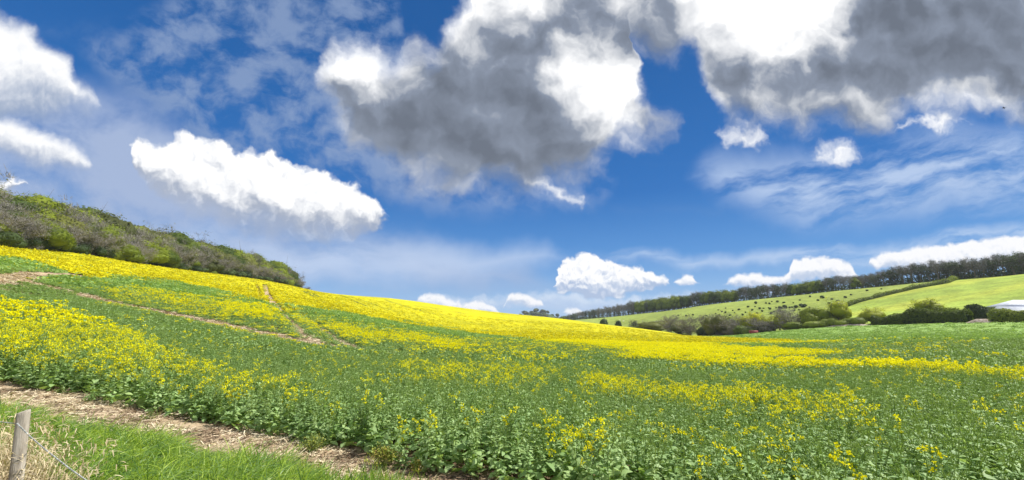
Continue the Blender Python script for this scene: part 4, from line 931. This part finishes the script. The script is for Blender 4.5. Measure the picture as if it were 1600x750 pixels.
# ---------------------------------------------------------------- foreground: verge grass, straw litter, weeds, fence
def unproj(u, v, d):
    """point of the place seen at chart (u, v), d metres ahead"""
    a, b = (u - 800)/FPX*d, (375 - v)/FPX*d
    return np.array([a, d*CP - b*SP, EYE + d*SP + b*CP])
M_gr = leafmat('verge_grass', (0.150, 0.270, 0.028), (0.380, 0.500, 0.070), .45, .4, .40, nscale=1.2)
M_gr2 = leafmat('verge_grass_blue', (0.080, 0.170, 0.045), (0.240, 0.370, 0.130), .40, .45, .35, nscale=1.2)
M_dry = leafmat('dry_grass', (0.40, 0.32, 0.19), (0.62, 0.53, 0.36), .7, .2, .2)
M_straw = leafmat('straw', (0.48, 0.39, 0.25), (0.76, 0.66, 0.48), .8, .15, .05)
M_debris = leafmat('dead_stalks', (0.10, 0.070, 0.045), (0.26, 0.18, 0.12), .9, .1, .05)
def tuft(seed, n, L, w, lean, mats_, droop=(.9, 2.0), spread=.09, dry=.0):
    qq = np.random.default_rng(seed); mb = MB_()
    for k in range(n):
        p = (qq.normal(0, spread), qq.normal(0, spread), -.02); a = qq.normal(0, 1.1)
        d = np.array([math.cos(a)*lean, math.sin(a)*lean*.8, 1.0]) + qq.normal(0, .22, 3)
        m = mats_[1] if qq.random() < .35 else mats_[0]
        if qq.random() < dry: m = 2
        strip(mb, p, d, (qq.normal(0, .5), qq.normal(0, .5) - .6, .7), L*qq.uniform(.55, 1.25), w*qq.uniform(.6, 1.3), qq.uniform(*droop), m, 5, (.8, 1, .9, .7, .45, .04))
    return mb.out()
protos = [tuft(200+k, 16, .46, .0062, .75, (0, 1), dry=.015) for k in range(5)] + [tuft(210+k, 12, .30, .0055, .35, (0, 1), (.3, 1.1)) for k in range(3)]
q = np.random.default_rng(44)
x, y = jgrid(-17, 3, 3.0, 18, .098, q); r = np.hypot(x, y); k = in_view(x, y, .08) & (r > 3.2); x, y, r = x[k], y[k], r[k]; z = height(x, y); u, v = to_chart(x, y, z)
wig = (fbm(x, y, .8, 3, 47) - .5)*26*np.clip(9/r, .4, 1.5); ed = (v + wig) - line(u, VERGE)
k = (ed > 0) & (q.random(len(x)) < np.clip(.25 + ed/28, 0, 1)*np.clip(1.15 - r/28, .5, 1)); x, y, z, r, ed = x[k], y[k], z[k], r[k], ed[k]
cl = fbm(x, y, .9, 3, 48); s = (.62 + .75*cl)*np.clip(.55 + ed/60, .5, 1.0)*q.uniform(.8, 1.2, len(x))
var = np.where((u[k] > 480) | (q.random(len(x)) < .15), 5 + q.integers(0, 3, len(x)), q.integers(0, 5, len(x)))
print('GRASS', len(x))
g_ = scatter_object('verge_grass', protos, np.c_[x, y, z], var, np.c_[q.normal(0, .1, len(x)), q.normal(0, .1, len(x)), q.normal(.15, .75, len(x)) + (fbm(x, y, 1.6, 2, 49) - .5)*2.4], np.c_[s, s, s], [M_gr, M_gr2, M_dry])
tag(g_, 'long lush green verge grass combed sideways along the field margin', 'grass', kind='stuff')
# low seedling greenery and straw on the bare strip and on the headland track
def straws(seed, n, m, L=.16, w=.0045):
    qq = np.random.default_rng(seed); mb = MB_()
    for k in range(n):
        a = qq.uniform(0, 6.28); c = np.array([qq.normal(0, .07), qq.normal(0, .07), abs(qq.normal(.012, .012))]); l = L*qq.uniform(.25, 1.2)*.5; d = np.array([math.cos(a), math.sin(a), qq.normal(0, .18)]); s_ = np.array([-math.sin(a), math.cos(a), qq.normal(0, .4)])*w*qq.uniform(.4, 1.3)
        mb.quad(c, d*l, s_, m if qq.random() < .8 else 1)
    return mb.out()
def seedling(seed):
    qq = np.random.default_rng(seed); mb = MB_()
    for k in range(8): a = qq.uniform(0, 6.28); strip(mb, (0, 0, .005), (math.cos(a), math.sin(a), qq.uniform(.3, 1.2)), (0, 0, 1), qq.uniform(.05, .11), .016, 1.2, 2, 2, (.3, 1, .1))
    return mb.out()
protos = [straws(300+k, 13, 0, .20) for k in range(4)] + [straws(310+k, 8, 1, .10, .008) for k in range(2)] + [seedling(320), seedling(321)]
x, y = jgrid(-24, 8, 4.5, 30, .095, q); r = np.hypot(x, y); k = in_view(x, y, .08); x, y, r = x[k], y[k], r[k]; z = height(x, y); u, v = to_chart(x, y, z)
wig = (fbm(x, y, .7, 3, 57) - .5)*16; k = (v > line(u, CROP_EDGE) - 14) & (v + wig < line(u, VERGE) + 10) & (r < 27) & (q.random(len(x)) < np.clip(1.15 - r/26, .3, .8)*sstep(fbm(x, y, .9, 3, 59), .22, .48)); a1 = np.c_[x, y, z][k]
x, y = jgrid(-60, 0, 14, 70, .30, q); m, s0 = track_mask(x, y); k = (s0 > .35) & in_view(x, y) & crop_mask(x, y); a2 = np.c_[x[k], y[k], height(x[k], y[k])]
pts = np.r_[a1, a2]; p_ = q.random(len(pts)); pn = fbm(pts[:, 0], pts[:, 1], 1.1, 3, 58)
var = np.where((p_ < .05) & (pn > .5), 6 + q.integers(0, 2, len(pts)), np.where((pn + (p_ - .5)*.5) > .46, q.integers(0, 4, len(pts)), 4 + q.integers(0, 2, len(pts))))
s = q.uniform(.8, 1.4, len(pts))*np.r_[np.ones(len(a1)), np.full(len(a2), 2.2)]; print('STRAW', len(pts))
g_ = scatter_object('straw_litter', protos, pts, var, np.c_[q.normal(0, .08, len(pts)), q.normal(0, .08, len(pts)), q.uniform(0, 6.28, len(pts))], np.c_[s, s, s], [M_straw, M_debris, M_leaf])
tag(g_, 'pale broken straw and dead stalks strewn on the bare soil strip', 'straw', kind='stuff')
# tall dry grass round the fence post
def drytuft(seed):
    qq = np.random.default_rng(seed); mb = MB_()
    for k in range(14):
        a = qq.uniform(0, 6.28); ln = qq.uniform(.05, .55); e_ = strip(mb, (qq.normal(0, .06), qq.normal(0, .06), -.02), (math.cos(a)*ln, math.sin(a)*ln, 1), (qq.normal(0, .6), qq.normal(0, .6) - .5, .5), qq.uniform(.35, .8), .0032, qq.uniform(.1, 1.6), 0 if k % 4 else 1, 5, (.8, 1, .9, .8, .6, .2))
        if k % 3 == 0:
            for j in range(5): strip(mb, e_ + qq.normal(0, .02, 3), qq.normal(0, 1, 3) + [0, 0, -.3], (0, .3, 1), .05, .003, .5, 0, 2, (1, 1, .3))
    return mb.out()
protos = [drytuft(400+k) for k in range(5)]; Z = []
n = 2600; x = q.uniform(-5.5, -1.6, n); y = q.uniform(2.0, 4.6, n)
z = height(x, y); u, v = to_chart(x, y, z + .62); top = line(u, [(-300, 640), (0, 668), (25, 684), (55, 694), (80, 712), (115, 742), (170, 768), (260, 775), (330, 785), (500, 900)])
k = (v > top + 12) & (np.hypot(x + 3.41, y - 3.0) > .02) & (u < 300); k &= (q.random(n) < np.where(u < 62, 1, 0)); x, y, z = x[k], y[k], z[k]; s = q.uniform(.7, 1.15, len(x)); print('DRY', len(x))
g_ = scatter_object('dry_grass', protos, np.c_[x, y, z], q.integers(0, 5, len(x)), np.c_[q.normal(0, .12, len(x)), q.normal(0, .12, len(x)), q.uniform(0, 6.28, len(x))], np.c_[s, s, s], [M_dry, M_debris])
tag(g_, 'dead straw coloured grass tangled round the foot of the fence post', 'grass', kind='stuff')
# fence post and cord
def postmat(gg):
    o = objco(gg); m = gg.node('ShaderNodeMapping'); gg.put(m.inputs[0], o); m.inputs['Scale'].default_value = (14, 14, 1.2)
    n, _ = gg.noise(V(gg, m.outputs[0]), 3.0, 6, .65); n2q, _ = gg.noise(o, 5, 4)
    c = gg.ramp(n, [(0.30, (0.10, 0.085, 0.07)), (0.45, (0.34, 0.30, 0.25)), (0.70, (0.60, 0.55, 0.47))]); c = gg.mix(gg.smooth(n2q, .55, .75), c, (0.20, 0.17, 0.11))
    return pbsdf(gg, c, .85, .2, bump(gg, n, .8, .01))
tp = unproj(38, 641, 3.02); gz = H1(tp[0], tp[1]); hgt = tp[2] - gz
fe = bpy.data.objects.new('wire_fence', None); COL.objects.link(fe); fe.location = (tp[0], tp[1], gz)
tag(fe, 'weathered round fence post with slack white cord in dry grass, bottom left corner', 'fence')
vs, fs = [], []; K = 20; lv = [(-.3, .040), (.2, .039), (.5, .038), (hgt-.28, .036), (hgt-.06, .035), (hgt-.012, .0345), (hgt, .032)]
for z_, rr_ in lv:
    for j in range(K): a = 2*math.pi*j/K; w_ = rr_*(1 + .05*math.sin(3*a + 1) + .03*math.sin(7*a) + .02*math.sin(z_*9 + a)); vs.append((math.cos(a)*w_, math.sin(a)*w_, z_ + (.010*math.sin(a+.5) if z_ > hgt-.05 else 0)))
for i in range(len(lv)-1): fs += [(i*K+j, i*K+(j+1) % K, (i+1)*K+(j+1) % K, (i+1)*K+j) for j in range(K)]
me = bpy.data.meshes.new('post'); me.from_pydata(vs, [], fs + [tuple(range((len(lv)-1)*K, len(lv)*K))]); me.materials.append(material('weathered_post', postmat)); me.update(); po = link('post', me, fe); po.rotation_euler = (0, -.11, 0); po.location = (.11*hgt, 0, 0)
M_cord = material('cord', lambda gg: pbsdf(gg, gg.mix(gg.smooth(gg.noise(objco(gg), 60, 3)[0], .35, .65), (.20, .21, .19), (.55, .57, .55)), .6, .3))
def rope(name, pts, rad, tw=90):
    P = [np.array(p) - np.array(fe.location) for p in pts]; D_ = []
    for a, b in zip(P[:-1], P[1:]):
        for k in range(14): D_.append(a + (b-a)*k/14)
    D_.append(P[-1]); D_ = np.array(D_); allv, allf, off = [], [], 0; qq = np.random.default_rng(9)
    sm = D_.copy()
    for _ in range(4): sm[1:-1] = (sm[:-2] + sm[1:-1]*2 + sm[2:])/4
    ln_ = np.r_[0, np.cumsum(np.linalg.norm(np.diff(sm, axis=0), axis=1))]
    for st in range(3):
        ph = st*2.094; C_ = sm + np.c_[np.cos(ln_*tw + ph)*rad*.7, np.sin(ln_*tw + ph)*rad*.35, np.sin(ln_*tw + ph)*rad*.7]; v, f = tube(C_, np.full(len(C_), rad*.75), 6); allv.append(v); allf.append(f + off); off += len(v)
    return link(name, mesh(name, np.concatenate(allv), np.concatenate(allf), [M_cord], smooth=True), fe)
rope('cord', [unproj(26, 661, 2.97), unproj(34, 669, 2.94), unproj(46, 681, 2.93), unproj(68, 700, 2.86), unproj(88, 716, 2.80), unproj(110, 733, 2.74), unproj(140, 754, 2.66), unproj(175, 780, 2.58)], .0028)
rope('cord', [unproj(-60, 655, 3.2), unproj(0, 659, 3.05), unproj(27, 662, 2.98)], .0022)
# weeds on the bare strip
def weed(u, v, h, w, cols, seed, label, n=260):
    qq = np.random.default_rng(seed); mb = MB_(); x, y = ground_from_chart(u, v)
    for k in range(n//12):
        a = qq.uniform(0, 6.28); l = qq.uniform(.1, 1); t_ = np.array([math.cos(a)*w*.5*l, math.sin(a)*w*.5*l, h*(1.05 - .55*l*l)*qq.uniform(.7, 1)]); stick(mb, (t_[0]*.15, t_[1]*.15, 0), t_, .003, 1)
        for j in range(12): strip(mb, t_*qq.uniform(.45, 1.0) + qq.normal(0, .02, 3), qq.normal(0, 1, 3) + [0, 0, .6], (0, 0, 1), qq.uniform(.02, .045), .010, .6, 0 if qq.random() < .7 else 2, 2, (.4, 1, .2))
    v_, f_, m_ = mb.out(); o = link('weed', mesh('weed', v_, f_, cols, m_)); o.location = (x, y, H1(x, y)); return tag(o, label, 'weed')
M_wy = leafmat('weed_yellow_green', (.26, .30, .05), (.42, .44, .09), .6, .2, .3); M_wo = leafmat('weed_olive', (.12, .16, .05), (.20, .25, .08), .6, .2, .3); M_wr = leafmat('weed_russet', (.30, .20, .06), (.40, .30, .10), .6, .2, .2)
weed(598, 733, .34, .62, [M_wy, M_stem, M_wr], 1, 'bushy yellow green weed on the straw strip, where verge grass meets the crop', 620)
weed(489, 706, .26, .60, [M_wo, M_stem, M_wy], 2, 'low olive weed clump between the straw strip and the crop', 520)
weed(92, 618, .16, .30, [M_wo, M_stem, M_leaf], 3, 'small grey green weed alone on the straw strip, nearest the post', 160)
weed(140, 630, .24, .34, [M_leaf, M_stem, M_lite], 4, 'leafy green seedling clump on the straw strip close to the crop edge', 200)
weed(232, 658, .18, .40, [M_wo, M_stem, M_wy], 5, 'flat straggling green weed in the middle of the straw strip', 180)
weed(652, 742, .22, .32, [M_wy, M_gr, M_wr], 6, 'russet tipped weed tuft at the lower end of the straw strip', 200)
# ---------------------------------------------------------------- farm things beyond the field
def boxm(x0, x1, y0, y1, z0, z1): return np.array([[x0, y0, z0], [x1, y0, z0], [x1, y1, z0], [x0, y1, z0], [x0, y0, z1], [x1, y0, z1], [x1, y1, z1], [x0, y1, z1]]), np.array([[0, 3, 2, 1], [4, 5, 6, 7], [0, 1, 5, 4], [1, 2, 6, 5], [2, 3, 7, 6], [3, 0, 4, 7]])
def flat(name, c, rough=.6, var=.15, sc=3.0): return material(name, lambda gg: pbsdf(gg, gg.mix(gg.smooth(gg.noise(objco(gg), sc, 5)[0], .3, .7), tuple(q_*(1-var) for q_ in c), tuple(min(q_*(1+var), 1) for q_ in c)), rough, .3))
def corr(name, c):
    def b(gg):
        o = objco(gg); s_ = gg.node('ShaderNodeSeparateXYZ'); gg.put(s_.inputs[0], o); w_ = gg.math('SINE', V(gg, s_.outputs[0])*18.0); n, _ = gg.noise(o, .8, 4)
        return pbsdf(gg, gg.mix(gg.smooth(n, .3, .7), tuple(q_*.85 for q_ in c), c), .45, .4, bump(gg, w_, .5, .03))
    return material(name, b)
M_roof = corr('pale_roof_sheet', (.60, .64, .72)); M_shedwall = corr('grey_wall_sheet', (.34, .37, .36)); M_blue = flat('blue_fascia', (.04, .10, .35), .5)
def shed(eave, ridge, x1, label, blue, hip=0.0):
    e = bpy.data.objects.new('farm_shed', None); COL.objects.link(e); x0, ye, ze = eave; xr, yr, zr = ridge; L = x1 - x0; hd = yr - ye; gz_ = H1(x0, ye); e.location = (x0, ye, gz_); ze -= gz_; zr -= gz_
    v, f = boxm(.25, L-.25, .25, 2*hd-.25, -.6, ze); link('wall', mesh('wall', v, f, [M_shedwall]), e)
    r_ = np.array([[0, 0, ze], [L, 0, ze], [L, 2*hd, ze], [0, 2*hd, ze], [xr-x0, hd, zr], [L-(xr-x0), hd, zr]]); r2 = r_ + [0, 0, .14]; V_ = np.r_[r_, r2]
    F4 = [[6, 7, 11, 10], [8, 9, 10, 11], [0, 4, 5, 1], [2, 5, 4, 3], [0, 1, 7, 6], [1, 2, 8, 7], [2, 3, 9, 8], [3, 0, 6, 9]]; F3 = [[9, 6, 10], [7, 8, 11], [0, 3, 4], [2, 1, 5]]
    link('roof', mesh('roof', V_, [np.array(F4), np.array(F3)], [M_roof]), e)
    if blue: v, f = boxm(-.03, L+.03, -.10, -.02, ze-.52, ze+.10); link('fascia', mesh('fascia', v, f, [M_blue]), e)
    v, f = boxm(L*.3, L*.3+4, .15, .24, 0, min(ze-.3, 3.4)); link('door', mesh('door', v, f, [flat('shed_door', (.20, .24, .22))]), e)
    return tag(e, label, 'shed')
def P3(u, v, d): return unproj(u, v, d)
a = P3(1574.6, 489, 146); b = P3(1557.6, 479.3, 149.3); shed(a, (a[0]+.01, b[1], b[2]), a[0]+40, 'lower farm shed with plain pale grey roof at the right edge, behind the hedge', False)
a = P3(1574.3, 478.2, 154); b = P3(1582.6, 469.3, 158); shed(a, b, a[0]+42, 'taller farm shed with pale roof and blue edge strip, behind the lower one', True)
# red trailer
tx, ty = polar(1177.5, 234, 518); e = bpy.data.objects.new('farm_trailer', None); COL.objects.link(e); e.location = (tx, ty, H1(tx, ty)); e.rotation_euler = (0, 0, -.25); tag(e, 'dull red farm trailer standing among the valley bushes', 'trailer')
v, f = boxm(-1.7, 1.7, -.9, .9, .7, 2.3); bt = bpy.data.meshes.new('body'); me = mesh('body', v, f, [flat('red_paint', (.28, .055, .06))]); link('body', me, e)
v, f = boxm(-1.8, 1.8, -.95, .95, .55, .69); link('chassis', mesh('chassis', v, f, [M_debris]), e)
for sx in (-.9, .9):
    for sy in (-.8, .8): v, f = tube([(sx, sy-.12, .45), (sx, sy+.12, .45)], [.45, .45], 14); cap = [list(range(14)), list(range(14, 28))]; me = bpy.data.meshes.new('wheel'); me.from_pydata([tuple(p) for p in v], [], [tuple(x_) for x_ in f] + [tuple(c_) for c_ in cap]); me.materials.append(flat('tyre', (.03, .03, .03))); link('wheel', me, e)
v, f = tube([(-1.7, 0, .6), (-2.9, 0, .5)], [.06, .05], 6); link('tow_bar', mesh('tow_bar', v, f, [M_debris]), e)
# banks of pale earth in the gaps of the hedges
M_bank = material('chalky_earth', lambda gg: pbsdf(gg, gg.ramp(gg.noise(objco(gg), 1.4, 6, .65)[0], [(.3, (.15, .11, .075)), (.5, (.36, .30, .24)), (.72, (.52, .47, .42))]), .95, .1))
def bank(us, r, h, w, label, seed):
    P = np.array([polar(u, rr) for u, rr in zip(np.linspace(us[0], us[1], 30), np.linspace(r[0], r[1], 30))]); V_ = []; x0, y0 = P[0]; z0 = H1(x0, y0)
    for i, (px_, py_) in enumerate(P):
        d = unit([*(P[min(i+1, 29)] - P[max(i-1, 0)]), 0]); t = math.sin(math.pi*(i+.0)/29)**.5
        for j in range(9): o_ = (j-4)/4*w; zz_ = h*t*math.cos((j-4)/4*math.pi/2)**.8*(.7 + .6*float(fbm(np.array([px_ + j]), np.array([py_]), 2.0, 2, seed)[0])); X_, Y_ = px_ - d[1]*o_, py_ + d[0]*o_; V_.append((X_ - x0, Y_ - y0, H1(X_, Y_) + zz_ - .05 - z0))
    F_ = [[i*9+j, i*9+j+1, (i+1)*9+j+1, (i+1)*9+j] for i in range(29) for j in range(8)]; o = link('earth_bank', mesh('earth_bank', np.array(V_), np.array(F_)[:, ::-1], [M_bank], smooth=True)); o.location = (x0, y0, z0); return tag(o, label, 'earth bank')
bank((1146, 1204), (231, 228), .5, 1.6, 'low bank of pale brown earth in front of the red trailer', 3)
bank((1284, 1362), (228.5, 224), 1.3, 2.2, 'pink grey gravel bank at the foot of the tall bright lime tree', 4)
bank((1512, 1560), (215, 210), 1.4, 2.2, 'brown earth bank in the gap between the two right hand hedges', 5)
# two sheep on the far pasture
M_wool = flat('fleece', (.78, .76, .70), .95); 
def sheep(u, v, label, rz):
    x, y = gfc_many([(u, v)])[0]; s_ = 1.7
    def ell(c, r, n=10, m=7):
        V_ = [(c[0] + r[0]*math.cos(2*math.pi*i/n)*math.sin(math.pi*(j+.5)/m), c[1] + r[1]*math.sin(2*math.pi*i/n)*math.sin(math.pi*(j+.5)/m), c[2] + r[2]*math.cos(math.pi*(j+.5)/m)) for j in range(m) for i in range(n)]; return np.array(V_), np.array([[j*n+i, (j+1)*n+i, (j+1)*n+(i+1) % n, j*n+(i+1) % n] for j in range(m-1) for i in range(n)])
    pr = [ell((0, 0, .55), (.48, .25, .26)), tube([(.36, 0, .62), (.52, 0, .74)], [.15, .10], 8), ell((.62, 0, .76), (.16, .09, .10)), tube([(.56, .08, .82), (.54, .17, .80)], [.03, .01], 5), tube([(.56, -.08, .82), (.54, -.17, .80)], [.03, .01], 5), tube([(-.46, 0, .6), (-.54, 0, .42)], [.05, .03], 5)]
    for a_ in (-.3, .3):
        for b_ in (-.13, .13): pr.append(tube([(a_, b_, .5), (a_ + .03*(1 if a_ < 0 else -1), b_, .27), (a_, b_, 0)], [.07, .04, .03], 6))
    v_, f_ = cat(*pr); o = link('sheep', mesh('sheep', v_*s_, f_, [M_wool], smooth=True)); o.location = (x, y, H1(x, y)); o.rotation_euler = (0, 0, rz); return tag(o, label, 'sheep')
sheep(968.5, 501.5, 'white sheep grazing on the far pasture, the left one of the pair', 2.9); sheep(974, 503.2, 'white sheep grazing on the far pasture, the right one of the pair', .3)
# a bird under the big grey cloud
bp = unproj(1568.5, 168.5, 42); e = bpy.data.objects.new('bird', None); e.scale = (.62, .62, .62); COL.objects.link(e); e.location = bp; e.rotation_euler = (0, .1, .5); tag(e, 'dark bird gliding under the big grey cloud at the right', 'bird')
M_bird = flat('dark_plumage', (.03, .03, .035), .8)
v, f = tube([(0, -.20, 0), (0, -.16, .005), (0, -.05, 0), (0, .06, 0), (0, .13, .01), (0, .17, .015), (0, .20, .01)], [.012, .02, .04, .045, .028, .022, .004], 8); bo = link('body', mesh('body', v, f, [M_bird], smooth=True), e)
for sx in (-1, 1):
    w_ = np.array([(0, .06, .01), (0, -.07, .01), (sx*.18, .09, .05), (sx*.18, -.05, .05), (sx*.40, .02, .02), (sx*.40, -.05, .02)]); w_ = np.r_[w_, w_ - [0, 0, .006]]
    link('wing', mesh('wing', w_, np.array([[0, 1, 3, 2], [2, 3, 5, 4], [6, 8, 9, 7], [8, 10, 11, 9], [0, 2, 8, 6], [2, 4, 10, 8], [1, 7, 9, 3], [3, 9, 11, 5], [4, 5, 11, 10]]), [M_bird]), e)
w_ = np.array([(-.02, -.18, .004), (.02, -.18, .004), (.05, -.30, 0), (-.05, -.30, 0), (-.02, -.18, -.002), (.02, -.18, -.002), (.05, -.30, -.004), (-.05, -.30, -.004)]); link('tail', mesh('tail', w_, np.array([[0, 1, 2, 3], [4, 7, 6, 5], [3, 2, 6, 7]]), [M_bird]), e)
# ---------------------------------------------------------------- a little air between here and the far ridge
hz = mesh('haze', boxm(-1500, 1500, -300, 2300, -30, 120)[0], boxm(-1500, 1500, -300, 2300, -30, 120)[1])
mh = bpy.data.materials.new('air'); mh.use_nodes = True; nt_ = mh.node_tree; [nt_.nodes.remove(n) for n in list(nt_.nodes)]
o_ = nt_.nodes.new('ShaderNodeOutputMaterial'); pv = nt_.nodes.new('ShaderNodeVolumePrincipled'); pv.inputs['Density'].default_value = 0.00010; pv.inputs['Color'].default_value = (.80, .88, 1, 1)
nt_.links.new(pv.outputs[0], o_.inputs['Volume']); hz.materials.append(mh); tag(link('haze', hz), 'thin blue air over the valley', 'haze', kind='stuff')
